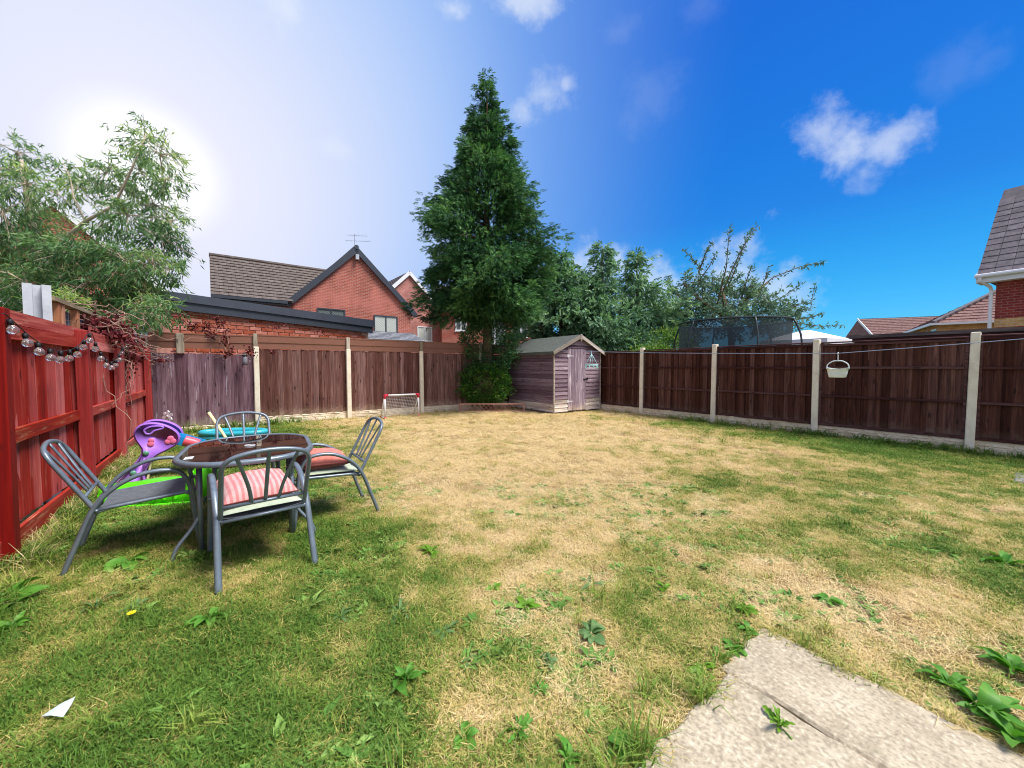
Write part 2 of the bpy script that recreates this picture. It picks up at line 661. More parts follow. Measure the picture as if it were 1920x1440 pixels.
def grassmat(name, dry):
    """blade colour follows the wear value carried by each tuft, plus a random shift per tuft"""
    m, t, b, out = newmat(name)
    a = nd(t, 'ShaderNodeAttribute', attribute_name='tone', attribute_type='INSTANCER')
    oi = nd(t, 'ShaderNodeObjectInfo')
    q = math_n(t, 'ADD', a.outputs['Fac'], math_n(t, 'MULTIPLY_ADD', oi.outputs['Random'], .5, -.25))
    if dry:
        c = ramp(t, q, ((.1, s(238, 216, 168)), (.35, s(224, 200, 138)), (.6, s(204, 188, 116)), (.9, s(176, 172, 92))))
    else:
        c = ramp(t, q, ((.1, s(192, 186, 108)), (.4, s(154, 168, 78)), (.65, s(124, 152, 62)), (.95, s(92, 128, 50))))
    geo = nd(t, 'ShaderNodeNewGeometry')
    n2 = noise(t, geo.outputs['Position'], 75, 2, .5)
    c = mixc(t, 1.0, c, ramp(t, n2, ((.3, (.72, .72, .72)), (.7, (1.18, 1.18, 1.12)))), 'MULTIPLY')
    ln(t, c, b.inputs['Base Color'])
    b.inputs['Roughness'].default_value = .55
    b.inputs['Specular IOR Level'].default_value = .2
    tr = nd(t, 'ShaderNodeBsdfTranslucent')
    ln(t, c, tr.inputs[0])
    mx = nd(t, 'ShaderNodeMixShader', i_0=.3)
    ln(t, b.outputs[0], mx.inputs[1])
    ln(t, tr.outputs[0], mx.inputs[2])
    ln(t, mx.outputs[0], out.inputs[0])
    return m


PATIO_C, PATIO_E1, PATIO_E2 = Vector((1.30, 1.935, 0)), Vector((.58, -.815, 0)).normalized(), Vector((-.815, -.58, 0)).normalized()


def scatter(name, sources, P, rot, scl, idx, tone, label, cat='grass'):
    """one mass of ground cover: tufts instanced on points that carry turn, size, kind and tone"""
    src = bpy.data.collections.new(name + '_tufts')
    for o in sources:
        src.objects.link(o)
    me = bpy.data.meshes.new(name)
    n = len(P)
    me.vertices.add(n)
    me.vertices.foreach_set('co', np.asarray(P, np.float32).ravel())
    for nm, ty, prop, arr in (('rot', 'FLOAT_VECTOR', 'vector', rot), ('scl', 'FLOAT_VECTOR', 'vector', scl), ('idx', 'INT', 'value', idx), ('tone', 'FLOAT', 'value', tone)):
        a = me.attributes.new(nm, ty, 'POINT')
        a.data.foreach_set(prop, np.asarray(arr, np.int32 if ty == 'INT' else np.float32).ravel())
    o = place(name, me)
    tag(o, label, cat, kind='stuff')
    g = bpy.data.node_groups.new(name, 'GeometryNodeTree')
    g.interface.new_socket('Geometry', in_out='INPUT', socket_type='NodeSocketGeometry')
    g.interface.new_socket('Geometry', in_out='OUTPUT', socket_type='NodeSocketGeometry')
    gi, go = g.nodes.new('NodeGroupInput'), g.nodes.new('NodeGroupOutput')
    ip = g.nodes.new('GeometryNodeInstanceOnPoints')
    ci = g.nodes.new('GeometryNodeCollectionInfo')
    ci.inputs['Collection'].default_value = src
    ci.inputs['Separate Children'].default_value = True
    ci.inputs['Reset Children'].default_value = True

    def named(nm, ty):
        k = g.nodes.new('GeometryNodeInputNamedAttribute')
        k.data_type = ty
        k.inputs['Name'].default_value = nm
        return k.outputs['Attribute']
    er = g.nodes.new('FunctionNodeEulerToRotation')
    g.links.new(gi.outputs[0], ip.inputs['Points'])
    g.links.new(ci.outputs[0], ip.inputs['Instance'])
    ip.inputs['Pick Instance'].default_value = True
    g.links.new(named('idx', 'INT'), ip.inputs['Instance Index'])
    g.links.new(named('rot', 'FLOAT_VECTOR'), er.inputs[0])
    g.links.new(er.outputs[0], ip.inputs['Rotation'])
    g.links.new(named('scl', 'FLOAT_VECTOR'), ip.inputs['Scale'])
    g.links.new(ip.outputs[0], go.inputs[0])
    md = o.modifiers.new('scatter', 'NODES')
    md.node_group = g
    return o


def on_patio(x, y):
    dx, dy = x - PATIO_C.x, y - PATIO_C.y
    a = dx * PATIO_E1.x + dy * PATIO_E1.y
    b = dx * PATIO_E2.x + dy * PATIO_E2.y
    j = .014 * np.sin(a * 23) + .012 * np.sin(b * 31 + 1)
    return ((a > .012 + j) & (b > .012 + j) & (b < .455)) | ((a > .055 + j) & (b > .44) & (b < 1.205 + j))


def grass():
    rng = np.random.default_rng(5)
    gm, dm, wm = grassmat('green_blades', False), grassmat('dry_blades', True), None
    clover, t, b, _ = newmat('ground_cover_leaves')
    oi = nd(t, 'ShaderNodeObjectInfo')
    ln(t, ramp(t, oi.outputs['Random'], ((.0, s(70, 108, 42)), (.5, s(100, 138, 60)), (1.0, s(138, 162, 86)))), b.inputs['Base Color'])
    b.inputs['Roughness'].default_value = .75
    b.inputs['Specular IOR Level'].default_value = .15
    src = []
    for k in range(4):
        src.append(bladepatch('tuft_a%d' % k, 20, .012, .036, .050, .85, .0042, gm, rng, .5))
    for k in range(4):
        src.append(bladepatch('tuft_b%d' % k, 22, .008, .026, .055, 1.9, .0036, dm, rng, .9))
    for k in range(2):
        src.append(bladepatch('tuft_c%d' % k, 16, .05, .11, .03, .7, .0050, gm, rng, .6))
    for k in range(3):
        src.append(rosettepatch('tuft_d%d' % k, 8, .038, .016, clover, rng, .3))
    for k in range(2):
        src.append(rosettepatch('tuft_e%d' % k, 9, .068, .024, clover, rng, .45))
    Ps, out = [], []
    for y0, y1, dens in ((-.6, .75, 700), (.75, 1.6, 2300), (1.6, 2.6, 1900), (2.6, 4.2, 1250), (4.2, 7.0, 620), (7.0, 14.2, 300)):
        xm = 1.45 * y1 + 2.6
        n = int(dens * (y1 - y0) * 2 * xm)
        x, y = rng.uniform(-xm, xm, n), rng.uniform(y0, y1, n)
        u, w = .801 * x + .599 * y, .581 * x - .814 * y
        ok = (u > -1.27) & (u < 9.5) & (w > -10.68) & (np.abs(x) < 1.5 * np.maximum(y, .6) + 2.4) & ~on_patio(x, y)
        Ps.append(np.stack([x, y], 1)[ok])
    P = np.concatenate(Ps)
    x, y = P[:, 0], P[:, 1]
    n = len(x)
    g = greenmap(x, y)
    r = rng.random(n)
    bare = fbm(x, y, 3.3, 91, 3)
    keep = ~((g < .35) & (bare > .60) & (rng.random(n) < .75))
    isdry = r > np.clip(g * .80, .07, .74)
    idx = np.where(isdry, rng.integers(4, 8, n), rng.integers(0, 4, n))
    u, w = .801 * x + .599 * y, .581 * x - .814 * y
    cov = fbm(x, y, 1.7, 57, 3)
    near = y < 4.5
    weed = near & (cov > .50) & (rng.random(n) < np.where(u < 1.6, .40, .20))
    idx = np.where(weed, rng.integers(10, 13, n), idx)
    big = near & (cov > .47) & (rng.random(n) < .030)
    idx = np.where(big, rng.integers(13, 15, n), idx)
    lip = on_patio(x + .05, y) | on_patio(x - .05, y) | on_patio(x, y + .05) | on_patio(x, y - .05)
    edge = lip | (u < -1.0) | (u > 9.25) | (w < -10.45)
    tall = (edge & (rng.random(n) < .35)) | (rng.random(n) < .004)
    idx = np.where(tall & ~isdry, rng.integers(8, 10, n), idx)
    far = np.clip(y / 4.0, 1.0, 2.3)
    sc = rng.uniform(.7, 1.25, n) * np.where(isdry, 1.0, .75 + .5 * g)
    scl = np.stack([sc * far, sc * far, sc * np.sqrt(far)], 1)
    rot = np.stack([rng.normal(0, .12, n), rng.normal(0, .12, n), rng.uniform(0, 2 * PI, n)], 1)
    z = (fbm(x, y, 2.2, 71, 3) - .5) * .022
    k = keep
    scatter('grass', src, np.stack([x, y, z], 1)[k], rot[k], scl[k], idx[k], g[k], 'short patchy grass with clover and straw all over the garden lawn')
    # long dead grass left along the foot of the red fence
    n = 200
    uu = -1.30 + np.abs(rng.normal(0, .10, n)) + .08
    ww = rng.uniform(-8.5, -2.9, n)
    x, y = .814 * uu + .599 * ww, .581 * uu - .801 * ww
    src2 = [bladepatch('straw_%d' % i, 9, .07, .19, .04, .8, .0045, dm, rng, .9) for i in range(3)]
    scatter('dry_grass', src2, np.stack([x, y, np.zeros(n)], 1), np.stack([rng.normal(0, .2, n), rng.normal(0, .2, n), rng.uniform(0, 6.3, n)], 1),
            np.stack([rng.uniform(.6, 1.1, n)] * 3, 1), rng.integers(0, 3, n), rng.uniform(0, .5, n), 'long dead straw-coloured grass along the foot of the red fence')


grass()


def concrete(name, base, lo, hi, speck=0.0, rough=.9, moss=None):
    m, t, b, _ = newmat(name)
    v = objvec(t)
    n = noise(t, v, 6, 7, .65)
    c = ramp(t, n, ((.25, lo), (.5, base), (.75, hi)))
    if speck:
        n2 = noise(t, v, 62, 3, .6)
        c = mixc(t, math_n(t, 'MULTIPLY', smooth(t, n2, .50, .38), speck), c, [x * .45 for x in lo])
        c = mixc(t, math_n(t, 'MULTIPLY', smooth(t, n2, .56, .68), speck), c, [min(1, x * 1.5) for x in hi])
        st = noise(t, v, 3.2, 6, .7)
        c = mixc(t, math_n(t, 'MULTIPLY', smooth(t, st, .56, .72), .4), c, [x * .55 for x in lo])
        bump(t, b, n2, .6, .006)
    else:
        n2 = noise(t, v, 45, 5, .65)
        c = mixc(t, math_n(t, 'MULTIPLY', smooth(t, n2, .62, .75), .3), c, [x * .55 for x in lo])
        bump(t, b, n2, .3, .004)
    if moss is not None:
        st = noise(t, v, 5.0, 6, .7)
        c = mixc(t, math_n(t, 'MULTIPLY', smooth(t, st, .52, .75), .55), c, moss)
    ln(t, c, b.inputs['Base Color'])
    b.inputs['Roughness'].default_value = rough
    b.inputs['Specular IOR Level'].default_value = .2
    return m


M_SLAB = concrete('riven_slab', s(178, 164, 140), s(152, 139, 116), s(200, 187, 162), .42, .9, s(126, 120, 96))
M_POST = concrete('concrete_post', s(228, 218, 196), s(206, 194, 172), s(238, 230, 212))
M_GRAVEL = concrete('rock_faced_concrete', s(222, 206, 180), s(190, 170, 142), s(236, 224, 202), 0, .9, s(170, 148, 116))


def slab_mesh(name, L, W, rng, h=.05, mat=None):
    """slab whose worn edges wander; top with a chamfer"""
    pts = []
    n = 26
    for (x0, y0, x1, y1) in ((0, 0, L, 0), (L, 0, L, W), (L, W, 0, W), (0, W, 0, 0)):
        k = n if abs(x1 - x0) > .1 else int(n * W / L) + 4
        for i in range(k):
            q = i / k
            j = .007 * math.sin(q * 19 + x0 * 3 + y0) + rng.uniform(-.002, .002)
            nx, ny = (y1 - y0), -(x1 - x0)
            l = math.hypot(nx, ny)
            pts.append((x0 + (x1 - x0) * q + nx / l * j, y0 + (y1 - y0) * q + ny / l * j))
    m = len(pts)
    cx, cy = L / 2, W / 2
    ring = lambda f, z: [(cx + (x - cx) * (1 - f / L), cy + (y - cy) * (1 - f / W), z + (0 if z < 0 else rng.uniform(-.0015, .0015))) for x, y in pts]
    mb = MB()
    vs = ring(0, -h) + ring(0, .002) + ring(.022, .012)
    fs = [(i, (i + 1) % m, (i + 1) % m + m, i + m) for i in range(m)] + [(i + m, (i + 1) % m + m, (i + 1) % m + 2 * m, i + 2 * m) for i in range(m)]
    fs.append(tuple(range(2 * m, 3 * m)))
    mb.add(vs, fs)
    return mb.mesh(name, mat or M_SLAB)


def patio():
    rng = np.random.default_rng(3)
    ang = math.atan2(PATIO_E1.y, PATIO_E1.x)
    root = thing('patio', 'worn concrete paving at the near corner of the lawn', 'patio', PATIO_C, ang)
    tag(root, kind='structure')
    # local x runs along e1, local -y along e2
    for x0, y0, L, W, dz in ((0, -.447, 1.05, .447, 0), (.045, -1.20, 1.0, .747, -.003), (1.06, -.447, 1.05, .447, .002), (1.055, -1.20, 1.0, .747, -.002)):
        place('paving_slab', slab_mesh('paving_slab', L, W, rng), root, (x0, y0, dz + .006), (rng.uniform(-.006, .006), rng.uniform(-.004, .004), 0))
    p = gnd(1905, 884)
    o = place('stepping_slab', slab_mesh('stepping_slab', .62, .45, rng, .05, concrete('grey_slab', s(128, 126, 120), s(106, 104, 100), s(148, 146, 138), .4)), None, (p.x - .15, p.y - .1, .008), (0, 0, 2.213 + PI / 2))
    tag(o, 'single grey concrete slab set in the grass by the right fence', 'paving slab')


patio()

# ================================================================== FENCES
M_BROWN = wood('dark_brown_boards', s(46, 23, 18), s(80, 45, 36), s(112, 70, 56), s(118, 80, 66), .28, low_wear=s(100, 80, 66), vary=.48)
M_BROWN_R = wood('dark_brown_rails', s(48, 25, 24), s(74, 42, 40), s(100, 62, 56), s(116, 78, 72), .2, axis='X')
M_BACK = wood('weathered_brown_boards', s(62, 36, 33), s(106, 70, 63), s(142, 102, 92), s(158, 124, 112), .2, low_wear=s(150, 124, 104))
M_PURPLE = wood('purple_grey_boards', s(70, 44, 52), s(116, 84, 94), s(148, 122, 134), s(178, 166, 178), .35, low_wear=s(150, 136, 120))
M_RED = wood('red_stained_boards', s(116, 28, 25), s(164, 52, 46), s(190, 80, 70), s(190, 112, 98), .36)
M_REDR = wood('red_stained_rails', s(128, 30, 26), s(168, 56, 46), s(194, 92, 76), s(206, 150, 120), .42, axis='X')
M_REDP = wood('red_stained_posts', s(110, 22, 21), s(146, 36, 33), s(172, 60, 53), s(184, 92, 78), .3, along=.8)
M_TRIM = plain('brown_plastic', s(128, 84, 66), .42, .08, 6, bumpy=.05)
M_GREYWOOD = wood('grey_timber', s(120, 108, 92), s(160, 148, 128), s(190, 180, 162), s(206, 198, 184), .4)


def board_mesh(name, w, h, mat, rng, th=(.014, .005), cut=.006):
    """feather-edged vertical board, slightly bowed, top cut a little off square"""
    n = 4
    vs = []
    for i in range(n + 1):
        z = h * i / n
        dx = rng.uniform(-.0025, .0025)
        dz = 0 if i < n else rng.uniform(-cut, cut)
        dz2 = 0 if i < n else rng.uniform(-cut, cut)
        bow = rng.uniform(-.002, .002)
        vs += [(-w / 2 + dx, -.003 + bow, z + dz), (w / 2 + dx, -.003 + bow, z + dz2), (w / 2 + dx, th[1] + bow, z + dz2), (-w / 2 + dx, th[0] + bow, z + dz)]
    fs = [(3, 2, 1, 0), tuple(4 * n + k for k in range(4))]
    for i in range(n):
        a = 4 * i
        for j in range(4):
            fs.append((a + j, a + (j + 1) % 4, a + 4 + (j + 1) % 4, a + 4 + j))
    me = bpy.data.meshes.new(name)
    me.from_pydata(vs, [], fs)
    me.materials.append(mat)
    return me


_boards = {}


def boards(parent, x0, x1, z0, h, pitch, mat, rng, y=0.0, overlap=.022, jitter=.004, th=(.020, .006), step=.013):
    key = (mat.name, round(h, 2), round(pitch, 3))
    if key not in _boards:
        _boards[key] = [board_mesh('board', pitch + overlap, h, mat, rng, th) for _ in range(5)]
    n = max(1, round((x1 - x0) / pitch))
    p = (x1 - x0) / n
    for i in range(n):
        me = _boards[key][rng.integers(0, 5)]
        place('board', me, parent, (x0 + p * (i + .5), y + (step if i % 2 else 0) + rng.uniform(-.0015, .0015), z0 + rng.uniform(-jitter, jitter)), (rng.uniform(-.002, .002), rng.uniform(-.003, .003), rng.uniform(-.07, .03)))


def gravel_board(parent, x0, x1, h, rng, y=0.0):
    """cast concrete board whose face is moulded as courses of rough stone"""
    mb = MB()
    mb.box(x0, x1, y - .03, y + .005, -.06, h)
    z = -.04
    while z < h - .03:
        ch = min(rng.uniform(.05, .085), h - z)
        x = x0
        while x < x1 - .03:
            w = min(rng.uniform(.14, .34), x1 - x)
            g = .006
            d = rng.uniform(.012, .026)
            a, b_, c, e = x + g, x + w - g, z + g * .7, z + ch - g * .7
            r = lambda k=.006: rng.uniform(-k, k)
            xm = (a + b_) / 2 + r(.03)
            f = [(a + .01, y + d * .75 + r(), c + .008), (xm, y + d + .004 + r(), c + .006 + r()), (b_ - .01, y + d * .7 + r(), c + .008), (b_ - .012, y + d * .7 + r(), e - .008), (xm, y + d + r(), e - .006 + r()), (a + .01, y + d * .8 + r(), e - .008)]
            k = [(a, y + .004, c), (xm, y + .004, c), (b_, y + .004, c), (b_, y + .004, e), (xm, y + .004, e), (a, y + .004, e)]
            mb.add(k + f, [(6, 7, 10, 11), (7, 8, 9, 10)] + [(i, (i + 1) % 6, (i + 1) % 6 + 6, i + 6) for i in range(6)])
            x += w
        z += ch
    return mb.build('gravel_board', M_GRAVEL, parent)


def right_fence():
    rng = np.random.default_rng(21)
    root = thing('fence', 'dark brown board fence with cream concrete posts along the right side of the lawn', 'fence', (7.36, 6.13, 0), 2.213)
    pm = bevelled('concrete_post', .105, .125, 2.02, .010, M_POST)
    xs = [-2.02, 0, 2.02, 4.04, 6.06, 8.08, 9.98]
    for k, x in enumerate(xs[:-1]):
        place('post', pm, root, (x, .015, -.10), (rng.uniform(-.006, .006), rng.uniform(-.006, .006), 0))
    for a, b_ in zip(xs[:-1], xs[1:]):
        x0, x1 = a + .055, b_ - .055
        gravel_board(root, x0, x1, .20, rng, -.005)
        top = 1.86 + rng.uniform(-.025, .015)
        f = MB()
        f.box(x0, x0 + .035, -.012, .030, .205, top - .025)
        pan = f.build('fence_panel', M_BROWN_R, root)
        f = MB()
        f.box(x1 - .035, x1, -.012, .030, .205, top - .025)
        f.build('stile', M_BROWN_R, pan)
        boards(pan, x0 + .037, x1 - .037, .203, top - .20 - .04, .098, M_BROWN, rng, -.028, .014)
        for z, hh, dp in ((.215, .045, .040), (.78, .042, .036), (1.335, .042, .036), (top - .075, .04, .034)):
            rl = MB()
            rl.box(-(x1 - x0) / 2 + .037, (x1 - x0) / 2 - .037, 0, dp, 0, hh)
            rl.build('rail', M_BROWN_R, pan, False, ((x0 + x1) / 2, -.003, z + rng.uniform(-.006, .006)), (0, rng.uniform(-.003, .003), 0))
        cp = MB()
        cp.prism([(-(x1 - x0) / 2, -.035, 0), (-(x1 - x0) / 2, .045, 0), (-(x1 - x0) / 2, .04, .018), (-(x1 - x0) / 2, .0, .026), (-(x1 - x0) / 2, -.03, .018)], ((x1 - x0), 0, 0))
        cp.build('capping', M_BROWN_R, pan, False, ((x0 + x1) / 2, 0, top - .024), (0, rng.uniform(-.002, .002), 0))


right_fence()


def back_fence():
    rng = np.random.default_rng(22)
    ang = math.atan2(-.581, -.814)
    root = thing('fence', 'weathered brown and purple board fence with plastic trim along the back of the garden', 'fence', (1.34, 14.17, 0), ang)
    pm = bevelled('concrete_post', .105, .125, 1.94, .010, M_POST)
    em = bevelled('post_extension', .085, .06, .40, .006, M_GREYWOOD)
    xs = [.89, 2.91, 4.93, 6.95, 8.97, 10.84]
    for k, x in enumerate(xs[:-1]):
        place('post', pm, root, (x, .02, -.10), (rng.uniform(-.005, .005), rng.uniform(-.008, .008), 0))
        place('post_extension', em, root, (x + .008, .040, 1.74), (0, rng.uniform(-.01, .01), 0))
    place('post_extension', bevelled('post_extension', .13, .06, .42, .006, M_GREYWOOD), root, (10.30, .04, 1.66), (0, .01, 0))
    for k, (a, b_) in enumerate(zip(xs[:-1], xs[1:])):
        x0, x1 = a + .055, b_ - (.055 if k < 4 else 0)
        purple = k == 4
        gravel_board(root, x0, x1, .20 if not purple else .09, rng, -.005)
        f = MB()
        z0, top = (.205, 1.79) if not purple else (.095, 1.66)
        f.box(x0, x1, -.07, -.03, z0 + .05, z0 + .13)
        pan = f.build('fence_panel', M_BACK if not purple else M_PURPLE, root)
        for zz in (top - .25, 1.0):
            f = MB()
            f.box(x0, x1, -.07, -.03, zz, zz + .08)
            f.build('rail', M_BACK if not purple else M_PURPLE, pan)
        boards(pan, x0 + .004, x1 - .004, z0, top - z0, .094 if not purple else .108, M_BACK if not purple else M_PURPLE, rng, -.02, .012, .004 if not purple else .014)
    # stepped brown plastic fascia fixed above the panels, one length per bay
    ends = [.89, 2.91, 4.93, 6.95, 8.97, 10.24, 10.80]
    for a, b_ in zip(ends[:-1], ends[1:]):
        t = MB()
        L = b_ - a - .004
        pr = [(0, -.012, 1.80), (0, .012, 1.80), (0, .012, 1.925), (0, .026, 1.945), (0, .026, 2.085), (0, .034, 2.10), (0, .034, 2.122), (0, -.012, 2.122)]
        if b_ > 9.5:
            pr = [(x, y, z - .03) for x, y, z in pr]
        t.prism(pr, (L, 0, 0))
        t.build('trim_board', M_TRIM, root, False, (a + .002, 0, 0))


back_fence()


def red_fence():
    rng = np.random.default_rng(23)
    ang = math.atan2(-.801, .599)
    root = thing('fence', 'red stained timber fence along the left side with worn pale rails', 'fence', (-7.50, 7.86, 0), ang)
    pm = bevelled('timber_post', .10, .10, 1.762, .006, M_REDP)
    xs = [.32, 2.96, 4.67, 6.66, 8.6]
    for x in xs:
        place('post', pm, root, (x, .075, 0), (rng.uniform(-.006, .006), rng.uniform(-.01, .01), 0))
    for a, b_ in zip(xs[:-1], xs[1:]):
        x0, x1 = a - .02, b_ - .06
        L = x1 - x0
        f = MB()
        f.box(x0, x0 + .03, -.02, .022, .19, 1.70)
        pan = f.build('fence_panel', M_REDP, root)
        f = MB()
        f.box(x1 - .03, x1, -.02, .022, .19, 1.70)
        f.build('stile', M_REDP, pan)
        boards(pan, x0 + .032, x1 - .032, .17, 1.525, .118, M_RED, rng, -.030, .034, .008, (.018, .008))
        for z, hh in ((.80, .10), (1.565, .11)):
            rl = MB()
            rl.box(-L / 2 + .04, L / 2 - .05, 0, .045, 0, hh)
            rl.build('rail', M_REDR, pan, False, ((x0 + x1) / 2, .0, z + rng.uniform(-.008, .008)), (rng.uniform(-.02, .02), rng.uniform(-.006, .006), 0))
        cb = MB()
        cb.box(-L / 2, L / 2, -.03, .012, 0, .10)
        cb.build('top_board', M_REDR, pan, False, ((x0 + x1) / 2, .02, 1.688), (0, rng.uniform(-.004, .004), 0))
        gb = MB()
        gb.box(-L / 2, L / 2, 0, .03, 0, .19)
        gb.build('bottom_board', M_REDR, root, False, ((x0 + x1) / 2, .03, .0), (-.06, rng.uniform(-.004, .004), 0))


red_fence()


def neighbour_fence():
    """the taller fence of the next garden, seen over the red one"""
    rng = np.random.default_rng(24)
    ang = math.atan2(-.801, .599)
    root = thing('fence', 'taller unpainted neighbour fence of brown studs showing behind the red fence', 'fence', (-7.75, 7.86, 0), ang)
    M_STUD = wood('brown_studs', s(120, 66, 32), s(164, 100, 56), s(190, 138, 88), s(200, 170, 120), .3)
    M_GB = wood('grey_cladding', s(84, 84, 90), s(126, 128, 136), s(160, 164, 172), s(190, 190, 194), .4)
    M_TOPR = wood('weathered_top_rail', s(110, 94, 76), s(150, 132, 108), s(178, 160, 134), s(190, 176, 150), .4, axis='X')
    bd = bevelled('board', .13, .018, 2.04, .002, M_GB)
    st = bevelled('stud', .085, .07, 2.083, .004, M_STUD)
    for i in range(27):
        place('board', bd, root, (.35 + .16 * i + rng.uniform(-.01, .01), -.05, 0), (0, 0, rng.uniform(-.1, .1)))
    for x in (.4, 1.0, 1.6, 2.05, 2.6, 3.10, 3.72, 4.28, 4.42):
        place('stud', st, root, (x, .0, 0))
    r = MB()
    r.box(-.05, 4.62, -.055, .05, 2.085, 2.13)
    r.build('top_rail', M_TOPR, root)
    p = bevelled('post', .10, .09, 1.98, .006, M_GREYWOOD)
    place('post', p, root, (.12, .16, 0))


neighbour_fence()


def slotted_post():
    p = at(72, 600, 3.80)
    ang = math.atan2(.599, .801) + PI / 2 + .35
    w = .09
    mb = MB()
    prof = [(-w, -.05), (w, -.05), (w, .05), (w * .33, .05), (w * .30, -.02), (-w * .30, -.02), (-w * .33, .05), (-w, .05)]
    mb.prism([(x, y, 0) for x, y in prof], (0, 0, 2.17))
    o = mb.build('concrete_post', concrete('pale_concrete', s(186, 190, 196), s(168, 172, 180), s(202, 206, 212)), None, False, (p.x, p.y, 0), (0, 0, -2.25))
    tag(o, 'pale grey slotted concrete post standing up behind the red fence', 'post')


slotted_post()


# ================================================================== SHED
def shed():
    rng = np.random.default_rng(25)
    W, D, Z0, EV, AP = 1.93, 2.25, .07, 1.84, 2.30
    root = thing('garden_shed', 'weathered mauve-grey wooden garden shed with felt roof in the far corner', 'shed', (1.20, 10.98, 0), .62)
    MP = wood('mauve_grey_planks', s(92, 72, 82), s(134, 112, 122), s(166, 146, 154), s(192, 178, 176), .3, axis='X', across=30, along=1.6)
    MPL = wood('bleached_planks', s(110, 92, 94), s(158, 140, 138), s(186, 170, 162), s(210, 196, 178), .85, axis='X', across=30, along=1.6)
    MPS = wood('darker_planks', s(82, 62, 72), s(114, 92, 104), s(144, 124, 134), s(172, 156, 160), .2, axis='X', across=30, along=1.6)  # darker mauve-grey planks for side walls, core and bearers
    MD = wood('mauve_door_boards', s(96, 78, 90), s(134, 114, 126), s(162, 144, 154), s(190, 176, 178), .55, low_wear=s(186, 166, 146))
    MF, t, b, _ = newmat('roofing_felt')
    v = objvec(t)
    n = noise(t, v, 7, 6, .7)
    n2 = noise(t, v, 180, 2)
    ln(t, mixc(t, math_n(t, 'MULTIPLY', n2, .5), ramp(t, n, ((.3, s(66, 72, 70)), (.6, s(94, 98, 93)), (.8, s(122, 124, 116)))), s(70, 76, 72)), b.inputs['Base Color'])
    b.inputs['Roughness'].default_value = .95
    bump(t, b, n2, .5, .004)
    MB_ = wood('grey_bargeboards', s(120, 110, 100), s(164, 152, 140), s(196, 184, 170), s(206, 196, 184), .5, axis='X', across=22)
    DX0, DX1, DZ1 = .53, 1.28, 1.93
    core = MB()
    e = .012
    core.prism([(e, e, Z0), (W - e, e, Z0), (W - e, e, EV), (W / 2, e, AP - .02), (e, e, EV)], (0, D - 2 * e, 0))
    core.build('wall', MPS, root)
    slope = (AP - EV) / (W / 2)

    def half(z):
        return W / 2 if z <= EV else W / 2 - (z - EV) / slope

    def plank(x0b, x1b, x0t, x1t, z, h, mat, wall):
        L = max(x1b - x0b, .01)
        cx = (x0b + x1b) / 2
        mb = MB()
        mb.hexa([(x0b - cx, -.030, 0), (x1b - cx, -.030, 0), (x1b - cx, .0, 0), (x0b - cx, .0, 0), (x0t - cx, -.006, h), (x1t - cx, -.006, h), (x1t - cx, .0, h), (x0t - cx, .0, h)])
        j = rng.uniform(-.002, .002)
        if wall == 'front':
            mb.build('plank', mat, root, False, (cx, .010 + j, z), (0, rng.uniform(-.004, .004), 0))
        elif wall == 'left':
            mb.build('plank', mat, root, False, (.010 + j, D - cx, z), (0, rng.uniform(-.003, .003), -PI / 2))
        else:
            mb.build('plank', mat, root, False, (W - .010 + j, cx, z), (0, 0, PI / 2))
    h = .122
    z = Z0
    while z < AP - .05:
        zt = min(z + h + .012, AP - .015)
        a, b2 = half(z), half(zt)
        x0b, x1b, x0t, x1t = W / 2 - a, W / 2 + a, W / 2 - b2, W / 2 + b2
        mat = MPL if z < .42 else MP
        if z < DZ1 - .03:
            zt2 = min(zt, DZ1)
            plank(max(x0b, .022), DX0, max(x0t, .022), DX0, z, zt2 - z, mat, 'front')
            plank(DX1, min(x1b, W - .022), DX1, min(x1t, W - .022), z, zt2 - z, mat, 'front')
        else:
            plank(max(x0b, .03), min(x1b, W - .03), x0t, max(x1t, x0t + .02), z, zt - z, MP, 'front')
        z += h
    z = Z0
    while z < EV - .03:
        hh = min(h + .012, EV - z)
        plank(.02, D - .01, .02, D - .01, z, hh, MPL if z < .2 else MPS, 'left')
        plank(.02, D - .01, .02, D - .01, z, hh, MPS, 'right')
        z += h
    for x, y in ((.0, .0), (W, .0)):
        c = MB()
        c.box(x - .020, x + .020, y - .020, y + .020, Z0 - .02, EV - .02)
        c.build('corner_trim', MB_, root)
    # floor bearers
    for y in (.15, D / 2, D - .2):
        q = MB()
        q.box(.02, W - .02, y - .03, y + .03, 0, Z0 - .001)
        q.build('bearer', MPS, root)
    # door
    dm = MB()
    dm.box(DX0 + .006, DX1 - .006, -.004, .008, Z0 + .01, DZ1 - .01)
    door = dm.build('door', MD, root)
    nb = 6
    bw = (DX1 - DX0 - .016) / nb
    for i in range(nb):
        me = bevelled('board', bw - .005, .016, DZ1 - Z0 - .03, .003, MD)
        place('board', me, door, (DX0 + .008 + bw * (i + .5), -.013 - rng.uniform(0, .002), Z0 + .015 + rng.uniform(-.004, .004)))
    mh = plain('pale_hinge', s(206, 202, 204), .5, .15)
    for z in (.36, 1.70):
        hg = MB()
        hg.prism([(DX0 - .03, -.026, z - .04), (DX0 + .02, -.026, z - .04), (DX0 + .03, -.026, z - .018), (DX0 + .22, -.026, z - .008), (DX0 + .22, -.026, z + .008), (DX0 + .03, -.026, z + .018), (DX0 + .02, -.026, z + .04), (DX0 - .03, -.026, z + .04)], (0, .006, 0))
        hg.build('hinge', mh, door)
    hs = MB()
    hs.box(DX1 - .12, DX1 + .09, -.031, -.024, .985, 1.02)
